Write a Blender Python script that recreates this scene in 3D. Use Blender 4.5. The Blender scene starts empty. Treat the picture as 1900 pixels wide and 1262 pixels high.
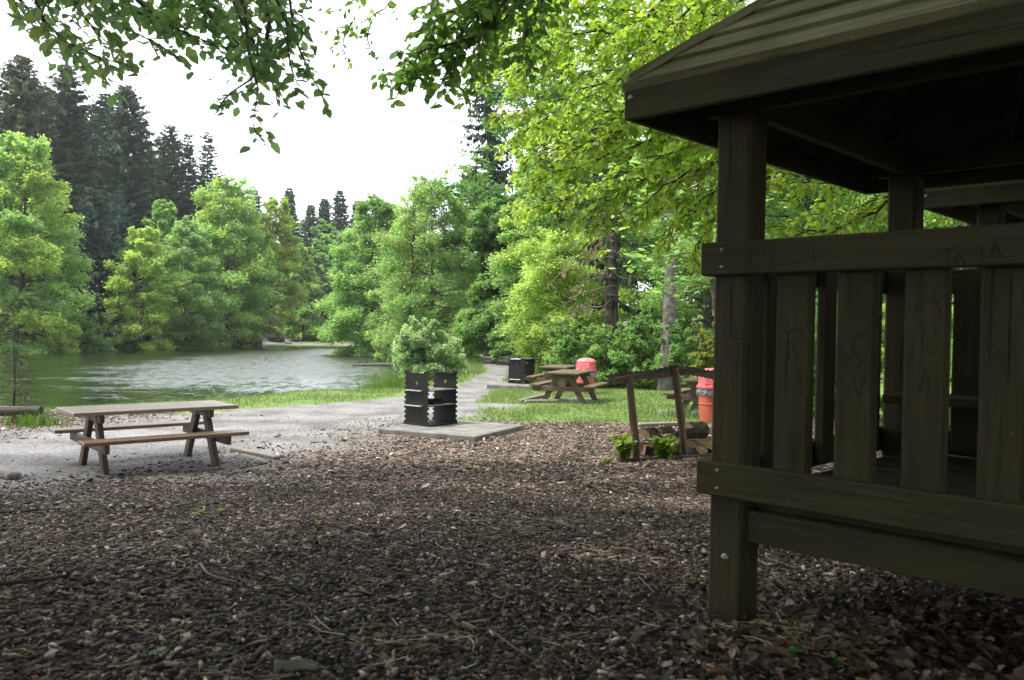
import bpy, bmesh, math
import numpy as np
from math import radians, sin, cos, pi
from mathutils import Matrix, Vector

SC = bpy.context.scene
COL = SC.collection
# ------------------------------------------------------------------ camera
FPX = 1560.0                      # focal length in pixels of the 1900 px wide photograph
PITCH, ROLL = radians(-0.955), radians(1.0)
CAM = np.array([0.0, 0.0, 1.8])
cf = np.array([0, cos(PITCH), sin(PITCH)])
_u = np.array([0, -sin(PITCH), cos(PITCH)])
_r = np.array([1.0, 0, 0])
cr = _r * cos(ROLL) + _u * sin(ROLL)
cu = -_r * sin(ROLL) + _u * cos(ROLL)
cam = bpy.data.cameras.new("camera")
cam.sensor_width = 36.0
cam.lens = 36.0 * FPX / 1900.0
cam.clip_start, cam.clip_end = 0.05, 3000.0
cam.dof.use_dof = True
cam.dof.focus_distance = 12.0
cam.dof.aperture_fstop = 4.6
camo = bpy.data.objects.new("camera", cam)
COL.objects.link(camo)
camo.matrix_world = Matrix(((cr[0], cu[0], -cf[0], CAM[0]), (cr[1], cu[1], -cf[1], CAM[1]), (cr[2], cu[2], -cf[2], CAM[2]), (0, 0, 0, 1)))
SC.camera = camo

# ------------------------------------------------------------------ sky, sun, exposure
SUN_EL, SUN_AZ = radians(63), radians(-98)      # azimuth from +Y towards +X
w = bpy.data.worlds.new("World")
SC.world = w
w.use_nodes = True
nt = w.node_tree
nt.nodes.clear()
sky = nt.nodes.new("ShaderNodeTexSky")
sky.sky_type = 'NISHITA'
sky.sun_disc = False
sky.sun_elevation = SUN_EL
sky.sun_rotation = SUN_AZ
sky.air_density, sky.dust_density, sky.ozone_density = 1.0, 4.0, 1.0
mixc = nt.nodes.new("ShaderNodeMix")
mixc.data_type = 'RGBA'
mixc.inputs[0].default_value = 0.8              # thin white cloud over the whole sky
mixc.inputs[7].default_value = (8.6, 8.9, 9.2, 1)
bg = nt.nodes.new("ShaderNodeBackground")
bg.inputs[1].default_value = 0.13
wo = nt.nodes.new("ShaderNodeOutputWorld")
nt.links.new(sky.outputs[0], mixc.inputs[6])
nt.links.new(mixc.outputs[2], bg.inputs[0])
nt.links.new(bg.outputs[0], wo.inputs[0])
sun = bpy.data.lights.new("sun", 'SUN')
sun.energy = 3.0
sun.angle = radians(6)
sun.color = (1.0, 0.95, 0.86)
suno = bpy.data.objects.new("sun", sun)
COL.objects.link(suno)
sd = Vector((sin(SUN_AZ) * cos(SUN_EL), cos(SUN_AZ) * cos(SUN_EL), sin(SUN_EL)))
suno.rotation_euler = sd.to_track_quat('Z', 'Y').to_euler()
SC.view_settings.view_transform = 'Standard'
SC.view_settings.look = 'None'
SC.view_settings.gamma = 1.0
SC.view_settings.exposure = 1.4
SC.cycles.use_denoising = True
SC.cycles.max_bounces = 7
SC.cycles.diffuse_bounces = 4
SC.cycles.transmission_bounces = 4
SC.cycles.transparent_max_bounces = 6

# ------------------------------------------------------------------ helpers
RNG = np.random.default_rng(7)

def ray(px, py):
    return cf + cr * (px - 950) / FPX + cu * (631 - py) / FPX

def at(px, py, d):                 # world point seen at photo pixel (px, py) at depth d along +Y
    k = ray(px, py)
    return CAM + k * d / k[1]

def atz(px, py, z):
    k = ray(px, py)
    return CAM + k * (z - CAM[2]) / k[2]

def sstep(a, b, x):
    t = np.clip((x - a) / (b - a), 0, 1)
    return t * t * (3 - 2 * t)

_tab = np.random.default_rng(3).random((256, 256))

def vnoise(x, y):
    x = np.asarray(x, float); y = np.asarray(y, float)
    xi = np.floor(x).astype(int); yi = np.floor(y).astype(int)
    fx = x - xi; fy = y - yi
    fx = fx * fx * (3 - 2 * fx); fy = fy * fy * (3 - 2 * fy)
    g = lambda a, b: _tab[a & 255, b & 255]
    return ((g(xi, yi) * (1 - fx) + g(xi + 1, yi) * fx) * (1 - fy) + (g(xi, yi + 1) * (1 - fx) + g(xi + 1, yi + 1) * fx) * fy)

def fbm(x, y, o=4):
    s = 0; a = 0.5
    for i in range(o):
        s = s + a * vnoise(x + 17.3 * i, y + 5.1 * i); x = x * 2.03; y = y * 2.03; a *= .5
    return s

def sdpoly(x, y, poly):            # signed distance, positive outside
    x = np.asarray(x, float); y = np.asarray(y, float)
    d = np.full(x.shape, 1e18); ins = np.zeros(x.shape, bool)
    n = len(poly)
    for i in range(n):
        ax, ay = poly[i]; bx, by = poly[(i + 1) % n]
        ex, ey = bx - ax, by - ay
        t = np.clip(((x - ax) * ex + (y - ay) * ey) / (ex * ex + ey * ey), 0, 1)
        d = np.minimum(d, (x - ax - t * ex) ** 2 + (y - ay - t * ey) ** 2)
        c = ((ay > y) != (by > y)) & (x < (bx - ax) * (y - ay) / (by - ay + 1e-12) + ax)
        ins ^= c
    d = np.sqrt(d)
    return np.where(ins, -d, d)

def link(name, me, mat=None, parent=None):
    o = bpy.data.objects.new(name, me)
    COL.objects.link(o)
    if mat is not None and me is not None:
        for m_ in (mat if isinstance(mat, (list, tuple)) else [mat]):
            me.materials.append(m_)
    if parent is not None:
        o.parent = parent
    return o

def tag(o, label=None, cat=None, group=None, kind=None):
    if label: o['label'] = label
    if cat: o['category'] = cat
    if group: o['group'] = group
    if kind: o['kind'] = kind
    return o

def thing(name, label, cat, loc=(0, 0, 0), rz=0.0, group=None):
    o = bpy.data.objects.new(name, None)
    o.empty_display_size = .2
    COL.objects.link(o)
    o.location = loc; o.rotation_euler = (0, 0, rz)
    return tag(o, label, cat, group)

def copy_tree(o, parent=None):
    c = o.copy(); COL.objects.link(c); c.parent = parent
    for ch in list(o.children):
        copy_tree(ch, c)
    return c

def raw_mesh(name, V, F, col=None, grain=None, smooth=False):
    """V (n,3), F (m,k) fixed size faces; col per-vertex (n,3)."""
    V = np.ascontiguousarray(V, dtype=np.float32); F = np.ascontiguousarray(F, dtype=np.int32)
    me = bpy.data.meshes.new(name)
    me.vertices.add(len(V)); me.vertices.foreach_set('co', V.ravel())
    k = F.shape[1]
    me.loops.add(F.size); me.loops.foreach_set('vertex_index', F.ravel())
    me.polygons.add(len(F))
    me.polygons.foreach_set('loop_start', np.arange(0, F.size, k, dtype=np.int32))
    if smooth:
        me.polygons.foreach_set('use_smooth', np.ones(len(F), bool))
    if col is not None:
        a = me.attributes.new('Col', 'FLOAT_COLOR', 'POINT')
        c4 = np.ones((len(V), 4), np.float32); c4[:, :3] = col
        a.data.foreach_set('color', c4.ravel())
    if grain is not None:
        a = me.attributes.new('gr', 'FLOAT_VECTOR', 'POINT')
        a.data.foreach_set('vector', np.ascontiguousarray(grain, np.float32).ravel())
    me.update(calc_edges=True)
    me.validate()
    return me

class MB:
    """collects chamfered boards, tubes and prisms and builds ONE mesh with a wood-grain attribute 'gr'"""
    def __init__(s):
        s.V = []; s.F = []; s.G = []; s.n = 0
    def add(s, V, F, G=None):
        V = np.asarray(V, float)
        s.V.append(V); s.F += [tuple(i + s.n for i in f) for f in F]
        s.G.append(np.asarray(G, float) if G is not None else V + RNG.random(3) * 9)
        s.n += len(V); return s
    def box(s, c, ax, size, bev=0.004):
        """c centre, ax 3x3 rows = axes, size full lengths; chamfered edges"""
        h = np.array(size) / 2.0; b = min(bev, h.min() * .6)
        pts = []; idx = {}
        for sx in (-1, 1):
            for sy in (-1, 1):
                for sz in (-1, 1):
                    for k in range(3):
                        p = np.array([sx, sy, sz]) * (h - b); p[k] = (sx, sy, sz)[k] * h[k]
                        idx[(sx, sy, sz, k)] = len(pts); pts.append(p)
        F = []
        for k in range(3):
            i, j = (k + 1) % 3, (k + 2) % 3
            for sg in (-1, 1):
                q = []
                for a, b_ in ((-1, -1), (1, -1), (1, 1), (-1, 1)):
                    t = [0, 0, 0]; t[k] = sg; t[i] = a; t[j] = b_
                    q.append(idx[(t[0], t[1], t[2], k)])
                F.append(tuple(q if sg > 0 else q[::-1]))
            for a in (-1, 1):
                for b_ in (-1, 1):
                    q = []
                    for e, kk in ((-1, i), (1, i), (1, j), (-1, j)):
                        t = [0, 0, 0]; t[k] = e; t[i] = a; t[j] = b_
                        q.append(idx[(t[0], t[1], t[2], kk)])
                    F.append(tuple(q if a * b_ > 0 else q[::-1]))
        for sx in (-1, 1):
            for sy in (-1, 1):
                for sz in (-1, 1):
                    q = [idx[(sx, sy, sz, k)] for k in range(3)]
                    F.append(tuple(q if sx * sy * sz > 0 else q[::-1]))
        P = np.array(pts)
        o = np.argsort(-np.array(size))
        G = P[:, o] + RNG.random(3) * 20
        s.add(P @ np.asarray(ax, float) + np.asarray(c, float), F, G)
        return s
    def bar(s, a, b, wd, ht, up=(0, 0, 1), bev=0.004):
        a = np.asarray(a, float); b = np.asarray(b, float)
        d = b - a; L = np.linalg.norm(d); d /= L
        y = np.cross(np.asarray(up, float), d); y /= np.linalg.norm(y); z = np.cross(d, y)
        return s.box((a + b) / 2, np.array([d, y, z]), (L, wd, ht), bev)
    def tube(s, pts, rad, n=8, cap=True, jit=0.0):
        V, F, G = tube(pts, rad, n, cap, jit)
        return s.add(V, F, G + RNG.random(3) * 20)
    def lathe(s, prof, n=32, c=(0, 0, 0)):
        V = []; F = []
        for r, z in prof:
            for i in range(n):
                V.append((c[0] + r * cos(2 * pi * i / n), c[1] + r * sin(2 * pi * i / n), c[2] + z))
        for k in range(len(prof) - 1):
            for i in range(n):
                j = (i + 1) % n
                F.append((k * n + i, k * n + j, (k + 1) * n + j, (k + 1) * n + i))
        F.append(tuple(range((len(prof) - 1) * n, len(prof) * n)))
        F.append(tuple(range(n))[::-1])
        return s.add(V, F)
    def build(s, name, mat, parent=None, smooth=False):
        me = bpy.data.meshes.new(name)
        V = np.concatenate(s.V)
        me.from_pydata(V.tolist(), [], s.F)
        a = me.attributes.new('gr', 'FLOAT_VECTOR', 'POINT')
        a.data.foreach_set('vector', np.ascontiguousarray(np.concatenate(s.G), np.float32).ravel())
        if smooth:
            me.polygons.foreach_set('use_smooth', np.ones(len(me.polygons), bool))
        me.update()
        if smooth:
            me.set_sharp_from_angle(angle=radians(35))
        return link(name, me, mat, parent)

def tube(pts, rad, n=8, cap=True, jit=0.0):
    pts = np.asarray(pts, float); m = len(pts)
    rad = np.broadcast_to(np.asarray(rad, float), (m,))
    T = np.gradient(pts, axis=0); T /= np.linalg.norm(T, axis=1)[:, None] + 1e-12
    up = np.array([0, 0, 1.0]) if abs(T[0][2]) < .9 else np.array([1.0, 0, 0])
    x = np.cross(up, T[0]); x /= np.linalg.norm(x)
    V = np.zeros((m, n, 3)); G = np.zeros((m, n, 3)); L = 0
    an = np.arange(n) * 2 * pi / n
    for i in range(m):
        x = x - T[i] * (x @ T[i]); x /= np.linalg.norm(x) + 1e-12
        y = np.cross(T[i], x)
        r = rad[i] * (1 + jit * RNG.normal(size=n)) if jit else np.full(n, rad[i])
        V[i] = pts[i] + (np.cos(an) * r)[:, None] * x + (np.sin(an) * r)[:, None] * y
        if i: L += np.linalg.norm(pts[i] - pts[i - 1])
        G[i] = np.stack([np.full(n, L), np.cos(an) * rad[i], np.sin(an) * rad[i]], 1)
    F = []
    for i in range(m - 1):
        for j in range(n):
            k = (j + 1) % n
            F.append((i * n + j, i * n + k, (i + 1) * n + k, (i + 1) * n + j))
    if cap:
        F.append(tuple(range(n))[::-1]); F.append(tuple(range((m - 1) * n, m * n)))
    return V.reshape(-1, 3), F, G.reshape(-1, 3)

# ------------------------------------------------------------------ materials
def new_mat(name):
    m = bpy.data.materials.new(name); m.use_nodes = True
    t = m.node_tree; t.nodes.clear()
    out = t.nodes.new("ShaderNodeOutputMaterial")
    return m, t, out

def N(t, kind, **kw):
    n = t.nodes.new("ShaderNode" + kind)
    for k, v in kw.items():
        if k.startswith('i_'):
            n.inputs[int(k[2:])].default_value = v
        else:
            setattr(n, k, v)
    return n

def ramp(t, src, stops):
    r = N(t, "ValToRGB"); e = r.color_ramp.elements
    while len(e) < len(stops): e.new(.5)
    for q, (p, c) in zip(e, stops):
        q.position = p; q.color = (c[0], c[1], c[2], 1) if len(c) == 3 else c
    t.links.new(src, r.inputs[0]); return r

def principled(t, out, rough=.6, spec=.3):
    p = N(t, "BsdfPrincipled")
    p.inputs['Roughness'].default_value = rough
    p.inputs['Specular IOR Level'].default_value = spec
    t.links.new(p.outputs[0], out.inputs[0]); return p

def bump(t, p, src, strength, dist):
    b = N(t, "Bump"); b.inputs['Strength'].default_value = strength; b.inputs['Distance'].default_value = dist
    t.links.new(src, b.inputs['Height']); t.links.new(b.outputs[0], p.inputs['Normal']); return b

def wood_mat(name, c0, c1, c2, rough=.75, stain=(.05, .06, .04), stain_amt=.35, spec=.25, scale=1.0):
    m, t, out = new_mat(name); p = principled(t, out, rough, spec)
    a = N(t, "Attribute", attribute_name='gr')
    mp = N(t, "Mapping"); mp.inputs['Scale'].default_value = (1.6 * scale, 26 * scale, 26 * scale)
    t.links.new(a.outputs['Vector'], mp.inputs[0])
    n1 = N(t, "TexNoise"); n1.inputs['Scale'].default_value = 1.6; n1.inputs['Detail'].default_value = 6; n1.inputs['Distortion'].default_value = .6
    t.links.new(mp.outputs[0], n1.inputs['Vector'])
    mp2 = N(t, "Mapping"); mp2.inputs['Scale'].default_value = (2.2, 5, 5)
    t.links.new(a.outputs['Vector'], mp2.inputs[0])
    n2 = N(t, "TexNoise"); n2.inputs['Scale'].default_value = 1.5; n2.inputs['Detail'].default_value = 4
    t.links.new(mp2.outputs[0], n2.inputs['Vector'])
    r = ramp(t, n1.outputs[0], [(.28, c0), (.5, c1), (.74, c2)])
    s = ramp(t, n2.outputs[0], [(.45, (0, 0, 0)), (.7, (stain_amt,) * 3)])
    mx = N(t, "Mix", data_type='RGBA'); mx.inputs[7].default_value = (*stain, 1)
    t.links.new(s.outputs[0], mx.inputs[0]); t.links.new(r.outputs[0], mx.inputs[6])
    n3 = N(t, "TexNoise"); n3.inputs['Scale'].default_value = 55; n3.inputs['Detail'].default_value = 2; t.links.new(a.outputs['Vector'], n3.inputs['Vector'])
    sp = ramp(t, n3.outputs[0], [(.70, (0, 0, 0)), (.76, (.5,) * 3)])     # lichen and grit
    mx2 = N(t, "Mix", data_type='RGBA'); t.links.new(sp.outputs[0], mx2.inputs[0]); t.links.new(mx.outputs[2], mx2.inputs[6]); mx2.inputs[7].default_value = (c2[0] * 2.2, c2[1] * 2.2, c2[2] * 2.4, 1)
    mp3 = N(t, "Mapping"); mp3.inputs['Scale'].default_value = (1.1, 60, 60); t.links.new(a.outputs['Vector'], mp3.inputs[0])
    n4 = N(t, "TexNoise"); n4.inputs['Scale'].default_value = 1; n4.inputs['Detail'].default_value = 3; t.links.new(mp3.outputs[0], n4.inputs['Vector'])
    ck = ramp(t, n4.outputs[0], [(.30, (.25,) * 3), (.36, (1, 1, 1))])     # drying cracks
    mu = N(t, "Mix", data_type='RGBA', blend_type='MULTIPLY'); mu.inputs[0].default_value = 1; t.links.new(mx2.outputs[2], mu.inputs[6]); t.links.new(ck.outputs[0], mu.inputs[7])
    t.links.new(mu.outputs[2], p.inputs['Base Color'])
    bump(t, p, n1.outputs[0], .35, .004)
    return m

def leaf_mat(name, trans=.42, rough=.45, spec=.35, tint=(1.25, 1.2, .55)):
    m, t, out = new_mat(name)
    a = N(t, "Attribute", attribute_name='Col')
    p = N(t, "BsdfPrincipled"); p.inputs['Roughness'].default_value = rough; p.inputs['Specular IOR Level'].default_value = spec
    t.links.new(a.outputs['Color'], p.inputs['Base Color'])
    tr = N(t, "BsdfTranslucent")
    mu = N(t, "Mix", data_type='RGBA', blend_type='MULTIPLY'); mu.inputs[0].default_value = 1; mu.inputs[7].default_value = (*tint, 1)
    t.links.new(a.outputs['Color'], mu.inputs[6]); t.links.new(mu.outputs[2], tr.inputs[0])
    mx = N(t, "MixShader"); mx.inputs[0].default_value = trans
    t.links.new(p.outputs[0], mx.inputs[1]); t.links.new(tr.outputs[0], mx.inputs[2]); t.links.new(mx.outputs[0], out.inputs[0])
    return m

def attr_mat(name, rough=.8, spec=.2, noise=0.0, nscale=30):
    m, t, out = new_mat(name); p = principled(t, out, rough, spec)
    a = N(t, "Attribute", attribute_name='Col')
    t.links.new(a.outputs['Color'], p.inputs['Base Color'])
    return m

def noise_mat(name, stops, scale, rough=.8, spec=.2, bstr=.4, bdist=.01, detail=6, metallic=0, coord='Object'):
    m, t, out = new_mat(name); p = principled(t, out, rough, spec)
    p.inputs['Metallic'].default_value = metallic
    tc = N(t, "TexCoord")
    n = N(t, "TexNoise"); n.inputs['Scale'].default_value = scale; n.inputs['Detail'].default_value = detail
    t.links.new(tc.outputs[coord], n.inputs['Vector'])
    r = ramp(t, n.outputs[0], stops); t.links.new(r.outputs[0], p.inputs['Base Color'])
    n2 = N(t, "TexNoise"); n2.inputs['Scale'].default_value = scale * 4; n2.inputs['Detail'].default_value = 4
    t.links.new(tc.outputs[coord], n2.inputs['Vector'])
    bump(t, p, n2.outputs[0], bstr, bdist)
    return m

M = {}
M['hut'] = wood_mat('treated_wood', (.031, .0268, .0105), (.044, .0385, .0160), (.058, .051, .0225), stain=(.022, .0195, .0110), stain_amt=.55)
M['lit_roofwood'] = wood_mat('lit_roof_wood', (.10, .098, .050), (.17, .166, .092), (.25, .24, .14), stain=(.06, .075, .03), stain_amt=.5)  # paler than the shelter wood: skylight on the roof put into the colour
M['table'] = wood_mat('table_wood', (.035, .021, .014), (.075, .047, .032), (.13, .09, .065), rough=.55, spec=.4, stain=(.06, .055, .045), stain_amt=.4)
M['tabletop'] = wood_mat('table_top_wood', (.17, .115, .09), (.26, .19, .155), (.35, .275, .235), rough=.32, spec=.6, stain=(.10, .075, .06), stain_amt=.4)
M['bench_wood'] = wood_mat('bench_seat_wood', (.12, .065, .035), (.20, .115, .066), (.28, .18, .115), rough=.4, spec=.5, stain=(.10, .065, .04), stain_amt=.4)
M['oldtable'] = wood_mat('old_table_wood', (.05, .036, .022), (.095, .068, .042), (.15, .115, .075), stain=(.06, .07, .03), stain_amt=.6)
M['post'] = wood_mat('round_post_wood', (.05, .033, .018), (.10, .066, .036), (.15, .10, .06))
M['bark'] = noise_mat('bark', [(.35, (.025, .02, .015)), (.6, (.07, .058, .045)), (.8, (.13, .115, .095))], 5, bstr=.8, bdist=.03)
M['bark_grey'] = noise_mat('grey_bark', [(.35, (.06, .052, .045)), (.55, (.12, .11, .095)), (.8, (.22, .21, .19))], 6, bstr=.6, bdist=.03)
M['twig'] = noise_mat('twig_bark', [(.35, (.02, .017, .013)), (.7, (.07, .06, .05))], 14, bstr=.4)
M['leaf'] = leaf_mat('leaf', trans=.48, tint=(1.35, 1.3, .55))
M['leaf_far'] = leaf_mat('leaf_far', trans=.55, rough=.55, spec=.25, tint=(1.5, 1.5, .95))
M['needle'] = leaf_mat('needle', trans=.12, rough=.6, spec=.2, tint=(1, 1, .8))
M['grass'] = leaf_mat('grass', trans=.35, rough=.5, spec=.3, tint=(1.1, 1.1, .6))
M['chip'] = attr_mat('wood_chip', rough=.7, spec=.35)
M['iron'] = noise_mat('black_steel', [(.35, (.004, .0035, .003)), (.6, (.008, .007, .006)), (.85, (.020, .013, .009))], 9, rough=.6, spec=.25, bstr=.15, bdist=.003)
M['steel'] = noise_mat('pale_steel', [(.3, (.30, .30, .31)), (.7, (.55, .55, .56))], 12, rough=.38, spec=.5, metallic=.6, bstr=.1, bdist=.002)
M['bolt'] = noise_mat('galvanised_bolt', [(.3, (.18, .20, .19)), (.7, (.32, .34, .32))], 40, rough=.35, spec=.5, metallic=.7, bstr=.05, bdist=.001)
M['concrete'] = noise_mat('concrete', [(.3, (.10, .098, .09)), (.55, (.16, .157, .145)), (.8, (.23, .225, .21))], 4, rough=.9, bstr=.4, bdist=.01)
M['rock'] = noise_mat('rock', [(.3, (.10, .095, .085)), (.55, (.21, .20, .185)), (.8, (.32, .31, .29))], 3, rough=.9, bstr=.7, bdist=.04)
M['lid'] = noise_mat('red_plastic', [(.3, (.44, .045, .06)), (.7, (.54, .07, .085))], 5, rough=.42, spec=.4, bstr=.08, bdist=.004)
M['lidtop'] = noise_mat('faded_red_plastic', [(.3, (.60, .12, .14)), (.7, (.70, .18, .20))], 5, rough=.5, spec=.35, bstr=.08, bdist=.004)
M['drum'] = noise_mat('orange_drum', [(.3, (.34, .075, .04)), (.6, (.40, .10, .058)), (.85, (.44, .15, .10))], 3, rough=.5, spec=.35, bstr=.1, bdist=.004)
M['bag'] = noise_mat('plastic_bag', [(.3, (.06, .075, .09)), (.7, (.22, .25, .28))], 14, rough=.3, spec=.5, bstr=.8, bdist=.02)
M['cut'] = wood_mat('split_wood', (.30, .19, .09), (.45, .30, .16), (.58, .42, .25), stain=(.20, .15, .10), stain_amt=.4)
M['logbark'] = noise_mat('log_bark', [(.35, (.04, .03, .022)), (.6, (.09, .07, .055)), (.8, (.17, .14, .11))], 14, bstr=.9, bdist=.02)
M['char'] = noise_mat('charred_wood', [(.4, (.008, .007, .006)), (.65, (.04, .02, .012)), (.85, (.13, .06, .03))], 12, bstr=.9, bdist=.02)
M['sheet'] = noise_mat('weathered_sheet', [(.35, (.05, .045, .04)), (.55, (.11, .10, .09)), (.8, (.26, .25, .23))], 7, rough=.6, bstr=.2, bdist=.004)
M['oldlog'] = wood_mat('pale_log', (.11, .098, .08), (.19, .17, .145), (.28, .26, .235), stain=(.10, .09, .07))
M['darklog'] = wood_mat('dark_log', (.018, .015, .012), (.045, .038, .03), (.10, .085, .07))
M['box'] = noise_mat('dark_paint', [(.3, (.018, .021, .028)), (.7, (.035, .04, .05))], 3, rough=.5)
M['yellow'] = noise_mat('yellow_paint', [(.3, (.62, .50, .10)), (.7, (.72, .60, .16))], 3, rough=.5, bstr=.05)
M['scratch'] = noise_mat('scratched_marking', [(.3, (.012, .012, .01)), (.7, (.022, .02, .016))], 8, bstr=.05)
# ------------------------------------------------------------------ terrain
LAKE = [(-140, -10), (-60, 4), (-25, 13.5), (-11.3, 18.5), (-8.9, 21.3), (-8, 25), (-4.9, 26.6), (-4.3, 30), (-4.6, 38), (-6.6, 56), (-10, 80), (-14, 88), (-24.5, 85),
        (-27.7, 78.6), (-34, 70.6), (-38, 58.5), (-52, 48), (-90, 40), (-140, 36)]
GRAVEL = [(-40, 1.0), (-14, 9.0), (-8.07, 13.25), (-5.6, 17.4), (-3.3, 19.8), (-1.7, 26.5), (-1.0, 35.4), (-1.8, 51), (-3.6, 80), (-4.5, 110), (-1.5, 110), (-.5, 80),
          (0.1, 55), (.25, 41), (-.15, 31.5), (-.5, 24.5), (-.7, 20.5), (-.6, 17), (-2.0, 14), (-3.1, 10.8), (-4.6, 7.4), (-9, 3), (-40, -14)]
FARPATH = [(-25.6, 85.8), (-14, 88.9), (-12, 91), (-22.5, 88.0), (-25.0, 96), (-26.6, 96), (-26.0, 88)]
WATER_Z = -0.6
WAVE = 1.2

def softmax0(x, k=.6):
    return np.where(x > 20, x, np.log1p(np.exp(np.clip(x / k, -40, 40))) * k)

def Tz(x, y):
    x = np.asarray(x, float); y = np.asarray(y, float)
    s = sdpoly(x, y, LAKE)
    base = .80 * sstep(10.5, 1.0, y) - .12 * sstep(18, 28, y) - .18 * sstep(30, 70, y)
    base = base + .05 * (fbm(x * .35, y * .35, 3) - .45)
    right = .26 * softmax0(x - (4.5 + .05 * y), 1.0) * sstep(19, 28, y)
    right = np.minimum(right, 14)
    # banks on the far side of the lake
    far = sstep(-24, -30, x) * sstep(36, 44, y)
    left = far * np.minimum(.55 * np.maximum(s - 1.0, 0), np.minimum(2.2 + .12 * np.maximum(s, 0), 6))
    back = sstep(84, 92, y) * (1 - far) * np.minimum(.12 * np.maximum(y - 90, 0), 4) * sstep(6, -8, x)
    z = base + right + left + back
    wd = 3.2
    zs = np.where(s < 0, WATER_Z + .02 - .45 * np.minimum(-s, 4), WATER_Z + .02 + (z - WATER_Z - .02) * sstep(0, wd, s))
    near = sstep(12, 8, y) * sstep(-14, -10, x) * sstep(14, 10, x)
    zs = zs + near * (.035 * (fbm(x * 1.7 + 40, y * 1.7, 3) - .45) + .014 * (fbm(x * 9, y * 9, 2) - .4))
    return zs

def tz(x, y):
    return float(Tz(np.array([x]), np.array([y]))[0])

def yb(x):                          # far edge of the bark mulch
    return 16.3 + .9 * (fbm(x * .5 + 3, x * 0 + 8, 3) - .45) * 2

def weights(x, y):
    wob = 1.1 * (fbm(x * .7, y * .7, 3) - .45) + .5 * (fbm(x * 3 + 9, y * 3, 2) - .4)
    sg_ = sdpoly(x, y, GRAVEL); wd_ = np.where((y < 16.5) & (y < 13.5 + .35 * (x + 14)), 2.3, .35)
    g = sstep(wd_, -wd_, sg_ + wob * np.where(y > 22, .35, 1.0) * .7)
    g = np.maximum(g, sstep(.2, -.2, sdpoly(x, y, FARPATH) + wob * .3))
    for cx, cy, rr in ((1.5, 20.9, 1.25), (4.3, 18.0, 1.45), (-.2, 19.0, .9)):
        g = np.maximum(g, .8 * sstep(rr, rr * .5, np.hypot(x - cx, y - cy) + wob * .8))
    mul = sstep(.6, -.9, y - yb(x) + wob * 1.1)
    s = sdpoly(x, y, LAKE)
    mul = mul * sstep(2.0, 4.0, s) * sstep(-30, -20, x)
    forest = np.maximum(sstep(2.5, 5.0, x - (3.5 + .05 * y)) * sstep(24, 28, y), sstep(38, 44, y) * sstep(-20, -26, x))
    forest = np.maximum(forest, sstep(90, 98, y)); forest = np.maximum(forest, sstep(11, 16, x) * sstep(4, 20, y))
    return g, mul, forest, s

def axis(lo, hi, parts):
    out = []
    for a, b, st in parts:
        out.append(np.arange(a, b, st))
    return np.unique(np.concatenate([[-420, -300, -220, -170]] + out + [[220, 300, 420]])).astype(float)

gx = axis(0, 0, [(-140, -60, 4), (-60, -14, 1.2), (-14, -7, .25), (-7, 7, .09), (7, 14, .3), (14, 50, 1.5), (50, 180, 8)])
gy = np.unique(np.concatenate([[-80, -50, -30, -20], np.arange(-12, 1, .6), np.arange(1, 9, .08), np.arange(9, 22, .16), np.arange(22, 40, .4), np.arange(40, 110, 1.1), np.arange(110, 200, 6), [220, 260, 330, 450, 700]])).astype(float)
GX, GY = np.meshgrid(gx, gy)
GZ = Tz(GX, GY)
wg, wm, wf, ws = weights(GX, GY)
nx, ny = len(gx), len(gy)
Vg = np.stack([GX, GY, GZ], -1).reshape(-1, 3)
ii = (np.arange(ny - 1)[:, None] * nx + np.arange(nx - 1)[None, :]).ravel()
Fg = np.stack([ii, ii + 1, ii + nx + 1, ii + nx], 1)
Wv = np.stack([wg, wm, wf], -1).reshape(-1, 3)

m, t, out = new_mat('ground_surface'); p = principled(t, out, .85, .2)
a = N(t, "Attribute", attribute_name='Col'); sep = N(t, "SeparateColor"); t.links.new(a.outputs['Color'], sep.inputs[0])
tc = N(t, "TexCoord")
def tn(scale, detail=5, dist=0.0):
    n = N(t, "TexNoise"); n.inputs['Scale'].default_value = scale; n.inputs['Detail'].default_value = detail; n.inputs['Distortion'].default_value = dist
    t.links.new(tc.outputs['Object'], n.inputs['Vector']); return n
def mixc_(fac, A, B):
    x = N(t, "Mix", data_type='RGBA'); t.links.new(fac, x.inputs[0]); t.links.new(A, x.inputs[6]); t.links.new(B, x.inputs[7]); return x.outputs[2]
def sharpen(src, nz, amt=.55, lo=.38, hi=.62):
    ad = N(t, "Math", operation='MULTIPLY_ADD'); t.links.new(nz, ad.inputs[0]); ad.inputs[1].default_value = amt; ad.inputs[2].default_value = -amt * .5
    s_ = N(t, "Math", operation='ADD'); t.links.new(src, s_.inputs[0]); t.links.new(ad.outputs[0], s_.inputs[1])
    mr = N(t, "MapRange"); mr.inputs[1].default_value = lo; mr.inputs[2].default_value = hi; t.links.new(s_.outputs[0], mr.inputs[0]); return mr.outputs[0]
vo = N(t, "TexVoronoi"); vo.inputs['Scale'].default_value = 34; t.links.new(tc.outputs['Object'], vo.inputs['Vector'])
sv = N(t, "SeparateColor"); t.links.new(vo.outputs['Color'], sv.inputs[0])
mulch = ramp(t, sv.outputs[0], [(0, (.012, .008, .006)), (.35, (.038, .025, .019)), (.6, (.095, .066, .052)), (.8, (.19, .14, .115)), (.95, (.32, .26, .225))])
vo2 = N(t, "TexVoronoi"); vo2.inputs['Scale'].default_value = 60; t.links.new(tc.outputs['Object'], vo2.inputs['Vector'])
sv2 = N(t, "SeparateColor"); t.links.new(vo2.outputs['Color'], sv2.inputs[0])
gr0 = ramp(t, sv2.outputs[0], [(0, (.070, .068, .069)), (.5, (.155, .151, .153)), (1, (.27, .265, .272))])
n_b = tn(1.1, 6)
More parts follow.
